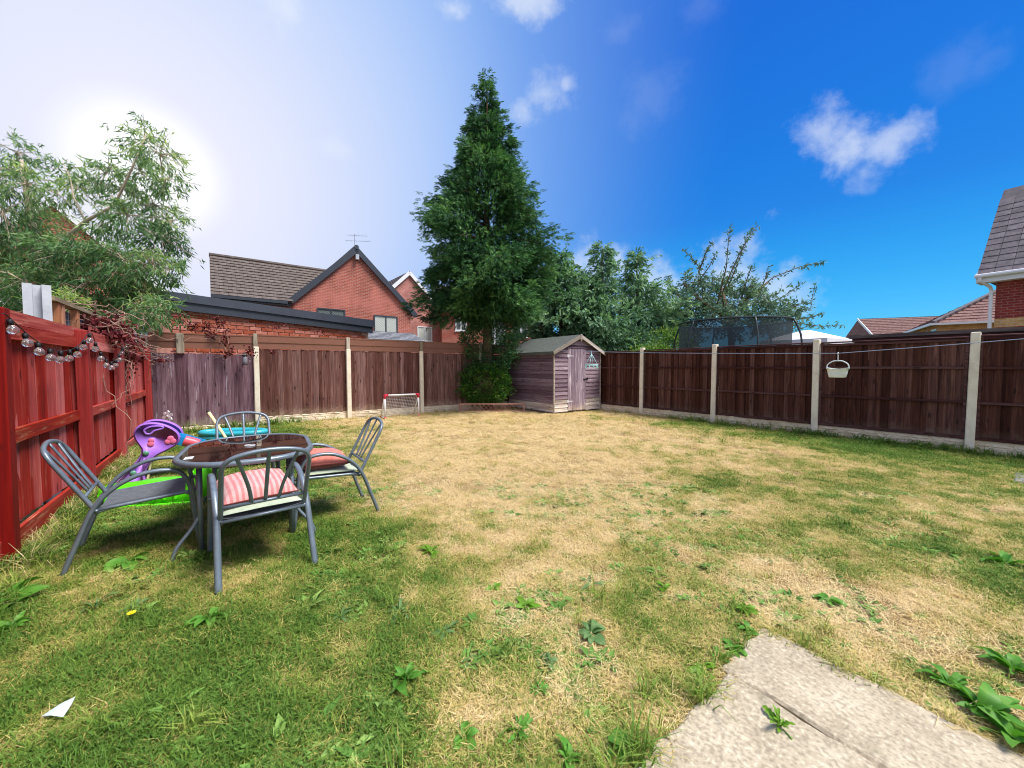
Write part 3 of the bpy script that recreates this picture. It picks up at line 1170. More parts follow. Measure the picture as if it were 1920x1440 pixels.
    hs.tube([(DX1 + .05, -.03, 1.02), (DX1 + .05, -.05, 1.06), (DX1 + .05, -.06, 1.03), (DX1 + .05, -.055, .99)], .010, 6)
    hs.build('hasp', plain('black_iron', s(34, 30, 32), .5, .2), door)
    hd = MB()
    hd.box(DX0 - .03, DX1 + .03, -.035, -.012, DZ1 + .003, DZ1 + .03)
    hd.build('drip_bar', MPS, root)
    # roof: two felted slopes
    ov, fo = .12, .10
    for sgn in (-1, 1):
        xe, ze = W / 2 + sgn * (W / 2 + ov), EV - ov * slope
        r = MB()
        pts = [(W / 2, AP), (xe, ze), (xe, ze + .022), (W / 2, AP + .026)]
        r.prism([(x, -fo, z + .012) for x, z in pts], (0, D + 2 * fo, 0))
        rf = r.build('roof_slope', MF, root)
        fl = MB()
        fl.box(xe - .004, xe + .010 * sgn + .004, -fo - .004, D + fo, ze - .055, ze + .030)
        fl.build('felt_edge', MF, rf)
        dx, dz = sgn * (W / 2 + ov), -(AP - ze)
        L = math.hypot(dx, dz)
        bb = MB()
        bb.box(.01 if sgn < 0 else .012, L, -.012, .012, -.045, .050)
        o = bb.build('bargeboard', MB_, root, False, (W / 2, -fo - .016, AP - .012), (0, math.atan2(-dz, dx), 0))
    dd = MB()
    dd.prism([(W / 2, -fo - .036, AP - .17), (W / 2 + .045, -fo - .036, AP - .10), (W / 2 + .03, -fo - .036, AP + .05), (W / 2 - .03, -fo - .036, AP + .05), (W / 2 - .045, -fo - .036, AP - .10)], (0, .008, 0))
    dd.build('finial', MB_, root)


shed()

# ================================================================== HOUSES
def brickmat(name, b1, b2, mortar, bw=.225, bh=.075, jitter=1.0):
    m, t, b, _ = newmat(name)
    tc = nd(t, 'ShaderNodeTexCoord')
    sp = nd(t, 'ShaderNodeSeparateXYZ')
    ln(t, tc.outputs['Object'], sp.inputs[0])
    cb = nd(t, 'ShaderNodeCombineXYZ')
    ln(t, math_n(t, 'ADD', sp.outputs['X'], sp.outputs['Y']), cb.inputs[0])
    ln(t, sp.outputs['Z'], cb.inputs[1])
    br = nd(t, 'ShaderNodeTexBrick', i_Scale=1.0, i_Mortar_Size=.010, i_Brick_Width=bw, i_Row_Height=bh, i_Bias=0.0, i_Mortar_Smooth=.2)
    br.inputs['Color1'].default_value = (*b1, 1)
    br.inputs['Color2'].default_value = (*b2, 1)
    br.inputs['Mortar'].default_value = (*mortar, 1)
    ln(t, cb.outputs[0], br.inputs['Vector'])
    v = objvec(t, rnd=False)
    n = noise(t, v, 1.1, 5, .6)
    n2 = noise(t, v, 14, 3, .6)
    n3 = noise(t, v, .55, 4, .6)
    c = mixc(t, 1.0, br.outputs['Color'], ramp(t, n, ((.3, (.82, .80, .80)), (.7, (1.14, 1.12, 1.12)))), 'MULTIPLY')
    c = mixc(t, 1.0, c, ramp(t, n2, ((.3, (.8, .8, .8)), (.7, (1.2, 1.2, 1.2)))), 'MULTIPLY')
    c = mixc(t, math_n(t, 'MULTIPLY', smooth(t, n3, .46, .66), .45), c, [min(1, x * 1.2 + .06) for x in b1])
    ln(t, c, b.inputs['Base Color'])
    b.inputs['Roughness'].default_value = .9
    b.inputs['Specular IOR Level'].default_value = .2
    bump(t, b, br.outputs['Fac'], -.5, .01)
    return m


def tilemat(name, lo, mid, hi, lichen=None):
    m, t, b, _ = newmat(name)
    v = objvec(t)
    n = noise(t, v, 5, 6, .65)
    c = ramp(t, n, ((.25, lo), (.5, mid), (.75, hi)))
    if lichen is not None:
        n2 = noise(t, v, 11, 4, .7)
        c = mixc(t, math_n(t, 'MULTIPLY', smooth(t, n2, .62, .74), .7), c, lichen)
    oi = nd(t, 'ShaderNodeObjectInfo')
    hs = nd(t, 'ShaderNodeHueSaturation')
    ln(t, c, hs.inputs['Color'])
    ln(t, math_n(t, 'MULTIPLY_ADD', oi.outputs['Random'], .3, .85), hs.inputs['Value'])
    ln(t, hs.outputs[0], b.inputs['Base Color'])
    b.inputs['Roughness'].default_value = .85
    b.inputs['Specular IOR Level'].default_value = .3
    bump(t, b, n, .3, .01)
    return m


def tiled_slope(mb, O, ex, us, L, H, course=.30, tile=.30, rng=None, xa=None, xb=None, lift=.05):
    """overlapping tiles on a slope: origin O at the eave, ex along it, us up the slope; xa/xb(q) trim each course"""
    O, ex, us = Vector(O), Vector(ex).normalized(), Vector(us).normalized()
    nr = ex.cross(us)
    if nr.z < 0:
        nr = -nr
    n = int(math.ceil(H / course))
    for i in range(n):
        q0, q1 = i * course, min((i + 1) * course + .03, H)
        a = xa(q0) if xa else 0
        e = xb(q0) if xb else L
        x = a + (-(i % 2) * tile * .5)
        while x < e - .01:
            xx0, xx1 = max(x + .004, a), min(x + tile - .004, e)
            x += tile
            if xx1 - xx0 < .03:
                continue
            d = (rng.uniform(-.004, .004) if rng is not None else 0)
            P = lambda X, Q, N: O + ex * X + us * Q + nr * N
            xm = (xx0 + xx1) / 2
            mb.hexa([P(xx0, q0, .0), P(xx1, q0, .0), P(xx1, q1, .0), P(xx0, q1, .0),
                     P(xx0, q0, lift + d), P(xx1, q0, lift + d - .006), P(xx1, q1, .006), P(xx0, q1, .006)])


def window(root, x, z, w, h, mframe, mpane, panes=2, y=0.0, sill=True, name='window', fw=.055, blind=None):
    f = MB()
    d0, d1 = y - .03, y + .05
    f.box(x, x + fw, d0, d1, z, z + h)
    f.box(x + w - fw, x + w, d0, d1, z, z + h)
    f.box(x + fw, x + w - fw, d0, d1, z, z + fw)
    f.box(x + fw, x + w - fw, d0, d1, z + h - fw, z + h)
    iw = (w - 2 * fw)
    for k in range(1, panes):
        xm = x + fw + iw * k / panes
        f.box(xm - fw / 2, xm + fw / 2, d0 + .004, d1 - .004, z + fw, z + h - fw)
    wd = f.build(name, mframe, root)
    for k in range(panes):
        g = MB()
        g.box(x + fw + iw * k / panes + .004, x + fw + iw * (k + 1) / panes - .004, y + .005, y + .012, z + fw, z + h - fw)
        g.build('pane', mpane, wd)
    if sill:
        sl = MB()
        sl.box(x - .05, x + w + .05, y - .07, y + .04, z - .06, z - .002)
        sl.build('sill', mframe, wd)
    return wd


def gable_wall(mb, W, EV, AP, y, th=.2):
    mb.prism([(0, y, 0), (W, y, 0), (W, y, EV), (W / 2, y, AP), (0, y, EV)], (0, th, 0))


M_ANTH = plain('anthracite_trim', s(52, 58, 68), .45, .12, 5, bumpy=.05)
M_WHITE = plain('white_upvc', s(226, 226, 228), .4, .04, 5, bumpy=.03)
M_GLASS = None


def glassmat(name, col, curtain=None):
    m, t, b, _ = newmat(name)
    if curtain is None:
        b.inputs['Base Color'].default_value = (*col, 1)
    else:
        v = objvec(t, (1, 1, 1))
        wv = nd(t, 'ShaderNodeTexWave', i_Scale=7.0, i_Distortion=2.2, i_Detail=2.0, bands_direction='DIAGONAL')
        ln(t, v, wv.inputs['Vector'])
        ln(t, mixc(t, wv.outputs['Fac'], col, curtain), b.inputs['Base Color'])
    b.inputs['Roughness'].default_value = .06
    b.inputs['Specular IOR Level'].default_value = .6
    return m


M_PANE = glassmat('window_pane', s(60, 70, 74), s(128, 136, 132))
M_PANEW = glassmat('window_pane_blinds', s(150, 156, 150), s(204, 206, 198))
M_TILE_BR = tilemat('brown_roof_tiles', s(72, 64, 60), s(98, 88, 82), s(122, 112, 104), s(176, 172, 164))
M_TILE_GR = tilemat('grey_roof_tiles', s(76, 70, 74), s(102, 94, 98), s(126, 118, 120), s(160, 156, 154))
M_TILE_RD = tilemat('red_brown_roof_tiles', s(92, 66, 62), s(122, 90, 84), s(146, 114, 106), s(160, 144, 136))


def verge(root, W, EV, AP, y, mat, name='bargeboard', wid=.20, ov=.30, th=.06, foot=True):
    """two sloping boards along a gable"""
    sl = (AP - EV) / (W / 2)
    for sg in (-1, 1):
        x0, z0 = W / 2, AP
        x1, z1 = W / 2 + sg * (W / 2 + ov), EV - ov * sl
        b = MB()
        n = Vector((-(z1 - z0), 0, x1 - x0)).normalized()
        if n.z < 0:
            n = -n
        a, c = Vector((x0, y, z0)), Vector((x1, y, z1))
        b.prism([a + n * .10, c + n * .10, c - n * (wid - .10), a - n * (wid - .10)] if sg > 0 else [a - n * (wid - .10), c - n * (wid - .10), c + n * .10, a + n * .10], (0, -th, 0))
        b.build(name, mat, root)


HROT = math.atan2(.613, .79)                  # this row of houses


def main_house():
    rng = np.random.default_rng(31)
    g0 = Vector((-10.2, 18.0, 0))
    root = thing('house', 'red brick gabled house with dark grey trim and a brown tiled side roof', 'house', g0, HROT)
    W, EV, AP = 5.75, 4.55, 7.35
    MBK = brickmat('orange_red_brick', s(170, 90, 76), s(148, 74, 64), s(176, 140, 124))
    w = MB()
    gable_wall(w, W, EV, AP, 0, 6.0)
    w.build('wall', MBK, root)
    ww = MB()
    ww.box(-2.95, -.002, .04, 3.9, 0, 4.42)
    ww.build('wall', MBK, root)
    verge(root, W, EV, AP, -.10, M_ANTH, wid=.26)
    sl = (AP - EV) / (W / 2)
    hyp = math.hypot(1, sl)
    for sg in (-1, 1):
        r = MB()
        ex = (0, 1, 0)
        O = (W / 2 + sg * (W / 2 + .3), -.14, EV - .3 * sl + .02)
        tiled_slope(r, O, ex, (-sg, 0, sl), 6.4, (W / 2 + .3) * hyp, .32, .30, rng)
        tag(r.build('roof_tiles', M_TILE_GR, root), kind='stuff')
    rc = MB()
    rc.tube([(W / 2, -.18, AP + .08), (W / 2, 6.2, AP + .08)], .11, 8)
    rc.build('ridge', M_ANTH, root)
    # side wing: roof facing the garden
    r = MB()
    tiled_slope(r, (-3.0, -.28, 4.36), (1, 0, 0), (0, 1, .93), 3.0 + 1.9, 2.3 * 1.366, .235, .30, rng, xb=lambda q: 3.0 + max(-.02, (q / 1.366 * .93 - .19) / sl + .03))
    tag(r.build('roof_tiles', M_TILE_BR, root), kind='stuff')
    bk = MB()
    bk.prism([(-3.0, -.26, 4.32), (-3.0, 2.0, 6.44), (-3.0, 4.3, 4.32)], (2.98, 0, 0))
    bk.build('roof_deck', M_TILE_BR, root)
    rd = MB()
    rd.tube([(-3.02, 2.02, 6.50), (2.0, 2.02, 6.50)], .10, 8)
    rd.build('ridge', M_TILE_BR, root)
    gt = MB()
    gt.box(-3.0, -.25, -.40, -.30, 4.24, 4.36)
    gt.box(-3.0, -.25, -.31, .05, 4.16, 4.22)
    gt.build('gutter', M_ANTH, root)
    for x in (1.02, 3.72):
        window(root, x, 3.26 if x < 2 else 3.14, 1.28, .98, M_ANTH, M_PANE if x < 2 else M_PANEW, 2, -.02)
    lamp = MB()
    lamp.box(W / 2 - .07, W / 2 + .09, -.25, -.12, AP - .55, AP - .30)
    lamp.box(W / 2 - .02, W / 2 + .02, -.14, .0, AP - .40, AP - .30)
    lamp.build('security_light', plain('pale_grey_metal', s(176, 180, 186), .4), root)
    lr = MB()
    tiled_slope(lr, (2.3, -1.5, 2.72), (1, 0, 0), (0, 1, .36), 3.6, 1.5, .24, .30, rng)
    lr.box(2.3, 5.9, -1.48, -.01, 2.45, 2.70)
    tag(lr.build('porch_roof', tilemat('pale_porch_tiles', s(104, 106, 112), s(130, 132, 138), s(152, 154, 160)), root), kind='stuff')
    # aerial
    a = thing('tv_aerial', 'thin metal television aerial on the peak of the red brick gable', 'aerial', (0, 0, 0))
    q = root.matrix_basis
    Mx = Matrix.Translation(g0) @ Matrix.Rotation(HROT, 4, 'Z')
    p = Mx @ Vector((W / 2 + .12, .6, AP))
    am = plain('aerial_metal', s(150, 156, 166), .4, .1, metal=.6)
    a.location = p
    m = MB()
    m.tube([(0, 0, -.1), (0, 0, .95)], .011, 5)
    m.build('mast', am, a)
    for z, l in ((.62, .9), (.9, .7)):
        bm_ = MB()
        bm_.tube([(-l * .5, 0, z), (l * .9, 0, z - .06)], .007, 5)
        for k in range(6):
            x = -l * .5 + l * 1.4 * k / 5
            bm_.tube([(x, -.16, z - .02 - .0 * k), (x, .16, z - .02)], .004, 4)
        bm_.build('boom', am, a)


main_house()


def garage():
    rng = np.random.default_rng(32)
    ang = math.atan2(.8, .6)
    root = thing('garage', 'flat roofed red brick garage with deep dark fascia behind the back fence', 'garage', (-8.47, 9.6, 0), ang)
    L = 5.45
    Mm = plain('pale_mortar', s(222, 184, 162), .95, .12, 30)
    MBR = wood('pressed_red_brick', s(142, 74, 58), s(172, 96, 76), s(194, 122, 100), s(196, 150, 130), .25, axis='X', across=14, along=9, knots=False, vary=.22)
    body = MB()
    body.box(0, L, .0, 3.0, 0, 2.86)
    wall = body.build('wall', Mm, root)
    bh, bw, g = .108, .305, .021
    full = bevelled('brick', bw - g, .05, bh - g, .006, MBR)
    half_ = bevelled('brick', bw / 2 - g, .05, bh - g, .006, MBR)
    # the stretch of wall the fence leaves in view, brick by brick
    row = 0
    z = 1.66
    while z < 2.80:
        x = 0.0
        first = row % 2 == 1
        while x < L - .02:
            w = bw / 2 if (first and x == 0) else bw
            if x + w > L:
                break
            top = 2.84 - .045 * (x + w / 2)
            if z < top:
                place('brick', half_ if w < bw * .9 else full, wall, (x + w / 2, -.012 + rng.uniform(-.002, .002), z), (0, rng.uniform(-.004, .004), 0))
            x += w
        z += bh
        row += 1
    fs = MB()
    zt0, zt1, zb0, zb1 = 3.22, 3.06, 2.80, 2.60
    x0, x1 = -.10, L + .1
    fs.hexa([(x0, -.13, zb0), (x1, -.13, zb1), (x1, -.06, zb1), (x0, -.06, zb0), (x0, -.13, zb0 + .24), (x1, -.13, zb1 + .24), (x1, -.06, zb1 + .24), (x0, -.06, zb0 + .24)])
    fs.build('fascia', M_ANTH, root)
    f2 = MB()
    f2.hexa([(x0 - .02, -.17, zb0 + .215), (x1 + .05, -.17, zb1 + .215), (x1 + .05, 3.05, zb1 + .215), (x0 - .02, 3.05, zb0 + .215), (x0 - .02, -.17, zt0), (x1 + .05, -.17, zt1), (x1 + .05, 3.05, zt1), (x0 - .02, 3.05, zt0)])
    f2.build('roof', plain('dark_flat_roof', s(60, 66, 78), .5, .15, 4), root)
    pr = MB()
    pr.box(-.30, -.002, -.05, .3, 0, 2.62)
    pr.build('pier', wood('pinkish_render', s(150, 92, 80), s(172, 112, 98), s(188, 132, 116), knots=False), root)


garage()


def other_houses():
    rng = np.random.default_rng(33)
    # pink brick gable, mostly hidden by the tall conifer
    root = thing('house', 'pinkish brick house with white verge, half hidden behind the tall conifer', 'house', (-9.05, 24.6, 0), HROT)
    W, EV, AP = 5.3, 5.2, 7.75
    MK = brickmat('pink_brick', s(176, 112, 100), s(152, 88, 82), s(170, 140, 130))
    w = MB()
    gable_wall(w, W, EV, AP, 0, 6)
    w.build('wall', MK, root)
    verge(root, W, EV, AP, -.08, M_WHITE, wid=.22, ov=.25)
    sl = (AP - EV) / (W / 2)
    for sg in (-1, 1):
        r = MB()
        tiled_slope(r, (W / 2 + sg * (W / 2 + .3), -.1, EV - .3 * sl + .08), (0, 1, 0), (-sg, 0, sl), 6.2, (W / 2 + .3) * math.hypot(1, sl), .32, .3, rng)
        tag(r.build('roof_tiles', M_TILE_GR, root), kind='stuff')
    window(root, .52, 3.3, .55, 1.05, M_WHITE, M_PANE, 1, -.02)
    window(root, 3.2, 3.2, 1.1, 1.0, M_WHITE, M_PANEW, 2, -.02)
    # brick house with white windows seen past the conifer's trunk
    root = thing('house', 'red brick house with white framed windows seen past the conifer trunk', 'house', (-4.8, 26.5, 0), math.atan2(.30, .95))
    w = MB()
    w.box(0, 8.2, 0, 6, 0, 5.2)
    MK2 = brickmat('red_brick', s(170, 84, 66), s(150, 70, 58), s(174, 140, 126))
    w.build('wall', MK2, root)
    r = MB()
    tiled_slope(r, (-.3, -.35, 5.1), (1, 0, 0), (0, 1, .7), 8.8, 4.4, .32, .3, rng)
    tag(r.build('roof_tiles', M_TILE_BR, root), kind='stuff')
    dk = MB()
    dk.prism([(-.3, -.34, 5.06), (-.3, 3.2, 7.6), (-.3, 6.4, 5.06)], (8.8, 0, 0))
    dk.build('roof_deck', M_TILE_BR, root)
    for x, wd, h in ((.9, .8, .9), (3.0, 1.5, 2.2), (5.2, 1.0, 1.3)):
        window(root, x, 3.9 - (h - .9) * .8, wd, h, M_WHITE, M_PANE, 2, -.02, fw=.09)
    # house behind the feathery tree on the left
    root = thing('house', 'brick gabled house with white verge hidden in the feathery tree at left', 'house', (-18.9, 12.05, 0), HROT)
    W, EV, AP = 6.3, 4.2, 7.25
    w = MB()
    gable_wall(w, W, EV, AP, 0, 6)
    w.build('wall', brickmat('left_brick', s(178, 96, 74), s(156, 78, 62), s(184, 150, 132)), root)
    verge(root, W, EV, AP, -.08, M_WHITE, wid=.2, ov=.3)
    sl = (AP - EV) / (W / 2)
    for sg in (-1, 1):
        r = MB()
        tiled_slope(r, (W / 2 + sg * (W / 2 + .3), -.1, EV - .3 * sl + .08), (0, 1, 0), (-sg, 0, sl), 6.2, (W / 2 + .3) * math.hypot(1, sl), .32, .3, rng)
        tag(r.build('roof_tiles', M_TILE_GR, root), kind='stuff')
    window(root, 1.3, 3.0, 1.2, 1.2, M_WHITE, M_PANE, 2, -.02, fw=.08)
    # white lean-to against it, seen low between the fences
    root = thing('conservatory', 'low white framed conservatory glimpsed under the feathery tree', 'conservatory', (-10.4, 10.6, 0), HROT)
    w = MB()
    w.box(0, 1.6, 0, 1.6, 0, 2.15)
    w.build('wall', M_WHITE, root)
    r = MB()
    r.prism([(-.1, -.12, 2.16), (-.1, 1.7, 2.75), (-.1, 1.7, 2.85), (-.1, -.12, 2.24)], (1.8, 0, 0))
    r.build('roof', plain('translucent_roof_sheet', s(196, 206, 214), .3, .05, 3), root)
    window(root, .2, 1.2, 1.2, .85, M_WHITE, M_PANE, 3, -.02, False)


other_houses()


def right_houses():
    rng = np.random.default_rng(34)
    # near brick house at the right edge: local x along its eave (towards the camera), y away from the garden
    ang = math.atan2(-.865, .5)
    root = thing('house', 'red brick house with white gutter, cream brick band and grey tiles at far right', 'house', (14.98, 12.0, 0), ang)
    MK = brickmat('dark_red_brick', s(150, 62, 56), s(128, 50, 48), s(150, 104, 96), .24, .08)
    MC = brickmat('cream_brick_band', s(206, 166, 108), s(196, 150, 96), s(196, 174, 140), .24, .08)
    EV = 4.28
    for z0, z1, mm, nm in ((0, 2.60, MK, 'wall'), (2.602, 2.86, MC, 'brick_band'), (2.862, EV, MK, 'wall')):
        w = MB()
        w.box(0, 7.0, 0, 6.5, z0, z1)
        w.build(nm, mm, root)
    # y of local frame: +90 deg from x = (.865,.5) away from the garden
    tm = bevelled('tile', .325, .42, .022, .003, M_TILE_GR)
    sl = 1.15
    us = Vector((0, 1, sl)).normalized()
    tilt = math.atan2(sl, 1) - .05
    n = 0
    for i in range(13):
        q = i * .285
        for k in range(8):
            x = -.33 + .333 * (k + .5)
            p = Vector((x, -.38, EV - .10)) + us * (q + .19)
            place('tile', tm, root, p + Vector((0, -.02, .02)), (tilt, 0, rng.uniform(-.01, .01)))
            n += 1
    dk = MB()
    dk.prism([(-.33, -.34, EV - .11), (-.33, 2.55, EV - .11 + 2.89 * sl), (-.33, 5.4, EV - .11)], (7.4, 0, 0))
    dk.build('roof_deck', M_TILE_GR, root)
    rest = MB()
    tiled_slope(rest, (2.5, -.38, EV - .10), (1, 0, 0), us, 4.5, 3.9, .285, .333, rng)
    tag(rest.build('roof_tiles', M_TILE_GR, root), kind='stuff')
    gu = MB()
    gu.tube([(-.36, -.46, EV - .10), (7.0, -.46, EV - .10)], .062, 8)
    gu.build('gutter', M_WHITE, root)
    fb = MB()
    fb.box(-.34, 7.0, -.39, -.365, EV - .30, EV - .05)
    fb.box(-.34, 7.0, -.365, -.002, EV - .29, EV - .26)
    fb.build('fascia', M_WHITE, root)
    bx = MB()
    bx.prism([(-.345, -.40, EV - .30), (-.345, .25, EV - .30), (-.345, .25, EV + .50), (-.345, -.40, EV - .04)], (.05, 0, 0))
    bx.build('soffit_box', M_WHITE, root)
    dp = MB()
    dp.tube([(-.26, -.46, EV - .14), (-.26, -.44, EV - .24), (-.10, -.14, EV - .42), (-.08, -.06, EV - .52), (-.08, -.06, 0.05)], .045, 8)
    dp.build('downpipe', M_WHITE, root)
    # bungalow with hipped roof beyond it
    ang = math.atan2(-.6, .8)
    C0 = Vector((24.4, 22.0, 0))
    root = thing('house', 'low yellow brick house with hipped brown roof and white gutters at right', 'house', C0, ang)
    MY = brickmat('yellow_brick', s(198, 152, 100), s(178, 128, 84), s(190, 164, 130))
    EV = 3.85
    w = MB()
    w.box(0, 9, 0, 8.5, 0, EV)
    w.build('wall', MY, root)
    h = .62
    for O, ex, us, L in (((-.35, -.35, EV), (1, 0, 0), (0, 1, h), 9.7), ((-.35, -.35, EV), (0, 1, 0), (1, 0, h), 9.2)):
        r = MB()
        hy = math.hypot(1, h)
        tiled_slope(r, O, ex, us, L, 4.4 * hy, .34, .33, rng, xa=lambda q: q / hy, xb=lambda q, L=L: L - q / hy)
        tag(r.build('roof_tiles', M_TILE_RD, root), kind='stuff')
    dk = MB()
    a = [(-.33, -.33, EV - .02), (9.3, -.33, EV - .02), (9.3, 8.8, EV - .02), (-.33, 8.8, EV - .02)]
    dk.add(a + [(4.2, 4.2, EV + 4.5 * h), (5.0, 4.2, EV + 4.5 * h)], [(3, 2, 1, 0), (0, 1, 5, 4), (1, 2, 5), (2, 3, 4, 5), (3, 0, 4)])
    dk.build('roof_deck', M_TILE_RD, root)
    hp = MB()
    hp.tube([(-.35, -.35, EV + .06), (4.2, 4.2, EV + 4.55 * h + .06)], .12, 6)
    hp.build('hip_ridge', M_TILE_GR, root)
    gu = MB()
    gu.box(-.50, 9.3, -.48, -.36, EV - .10, EV + .02)
    gu.box(-.50, -.38, -.36, 8.8, EV - .10, EV + .02)
    gu.build('gutter', M_WHITE, root)
    for y in (.6, 2.6, 4.6, 6.4):
        f = MB()
        f.box(-.05, .04, y, y + 1.1, EV - 1.45, EV - .22)
        wd = f.build('window', M_WHITE, root)
        for k in range(2):
            g = MB()
            g.box(-.062, -.052, y + .07 + .5 * k, y + .53 + .5 * k, EV - 1.38, EV - .30)
            g.build('pane', M_PANE, wd)
    # far gabled roof beyond the bungalow
    root = thing('house', 'distant brown roofed house just left of the hipped roof', 'house', (33.2, 35.2, 0), math.atan2(-.35, .94))
    w = MB()
    w.box(.3, 12, .3, 6.7, 0, 4.0)
    w.build('wall', MY, root)
    r = MB()
    tiled_slope(r, (0, 0, 4.0), (1, 0, 0), (0, 1, .62), 12, 3.5 * 1.177, .34, .33, rng)
    tag(r.build('roof_tiles', M_TILE_RD, root), kind='stuff')
    dk = MB()
    dk.prism([(.02, .02, 3.97), (.02, 3.5, 6.12), (.02, 7.0, 3.97)], (12, 0, 0))
    dk.build('roof_deck', M_TILE_RD, root)
    v = MB()
    v.beam((-.03, 0, 4.0), (-.03, 3.5, 6.17), .06, .2)
    v.build('bargeboard', M_WHITE, root)
    # flat roofed timber shed against the other side of the right fence
    root = thing('garden_shed', 'long dark mossy flat shed roof just over the right fence', 'shed', (7.36, 6.13, 0), 2.213)
    MM = wood('mossy_roof_edge', s(56, 46, 46), s(88, 76, 72), s(118, 106, 98), s(140, 134, 116), .5, axis='X', across=18)
    r = MB()
    r.box(-2.9, 1.62, -2.4, -.32, 1.925, 1.99)
    r.build('roof', MM, root)
    r = MB()
    r.box(-2.86, 1.57, -2.35, -.36, 1.85, 1.923)
    r.build('roof_frame', M_BROWN_R, root)
    r = MB()
    r.box(-2.8, 1.5, -2.3, -.42, 0, 1.848)
    r.build('wall', M_BROWN, root)
    # white garden canopy
    p = at(1512, 640, 14.0)
    root = thing('gazebo', 'white topped garden gazebo behind the trampoline', 'gazebo', (p.x, p.y, 0), .5)
    cv = plain('white_canvas', s(226, 226, 232), .7, .05, 3)
    c = MB()
    h0, h1, a = 2.33, 2.70, 1.05
    c.add([(-a, -a, h0), (a, -a, h0), (a, a, h0), (-a, a, h0), (-.1, -.1, h1), (.1, -.1, h1), (.1, .1, h1), (-.1, .1, h1)], [(0, 1, 5, 4), (1, 2, 6, 5), (2, 3, 7, 6), (3, 0, 4, 7), (4, 5, 6, 7), (3, 2, 1, 0)])
    c.build('canopy', cv, root)
    c = MB()
    for q in ((-a, -a, a, -a), (a, -a, a, a), (a, a, -a, a), (-a, a, -a, -a)):
        c.beam((q[0], q[1], h0 - .09), (q[2], q[3], h0 - .09), .012, .18)
    c.build('valance', cv, root)
    lg = bevelled('leg', .05, .05, h0, .004, plain('white_post', s(210, 212, 216)))
    for x in (-a + .04, a - .04):
        for y in (-a + .04, a - .04):
            place('leg', lg, root, (x, y, 0))


right_houses()


def trampoline():
    root = thing('trampoline', 'garden trampoline with dark netted enclosure and curved poles behind the right fence', 'trampoline', (6.85, 12.0, 0), .2)
    R = 1.66
    mp = plain('dark_green_steel', s(46, 56, 58), .45, .15)
    nm, t, b, out = newmat('enclosure_net')
    b.inputs['Base Color'].default_value = (*s(44, 56, 64), 1)
    b.inputs['Roughness'].default_value = .8
    tp = nd(t, 'ShaderNodeBsdfTransparent')
    mx = nd(t, 'ShaderNodeMixShader', i_0=.72)
    ln(t, tp.outputs[0], mx.inputs[1])
    ln(t, b.outputs[0], mx.inputs[2])
    ln(t, mx.outputs[0], out.inputs[0])
    n = 48
    circ = lambda r, z: [(r * math.cos(2 * PI * k / n), r * math.sin(2 * PI * k / n), z) for k in range(n)]
    q = MB()
    q.tube(circ(R - .12, 2.74), .022, 6, True)
    q.build('top_ring', mp, root)
    q = MB()
    q.tube(circ(R, .85), .03, 6, True)
    q.build('bed_ring', mp, root)
    q = MB()
    q.add(circ(R - .05, .86), [tuple(range(n))])
    q.build('bed', plain('black_mat', s(26, 26, 28), .8), root)
    a, c = circ(R - .16, .87), circ(R - .14, 2.73)
    q = MB()
    q.add(a + c, [(i, (i + 1) % n, (i + 1) % n + n, i + n) for i in range(n)])
    q.build('net', nm, root)
    for k in range(6):
        an = 2 * PI * (k + .15) / 6
        d = Vector((math.cos(an), math.sin(an), 0))
        q = MB()
        q.tube([d * (R + .10), d * (R + .10) + Vector((0, 0, 1.0)), d * (R + .10) + Vector((0, 0, 1.9)), d * (R + .05) + Vector((0, 0, 2.3)), d * (R - .06) + Vector((0, 0, 2.62)), d * (R - .12) + Vector((0, 0, 2.74))], .026, 7)
        q.build('pole', mp, root, True)


trampoline()

# ================================================================== TREES
BARK = plain('bark', s(104, 84, 66), .95, .35, 9, bumpy=.6)
BARKP = plain('pale_bark', s(176, 160, 140), .9, .3, 9, bumpy=.4)


def foliage(root, V, Q, vals, mat, name='crown'):
    return place(name, mesh_np(name, V, Q, vals, mat), root)


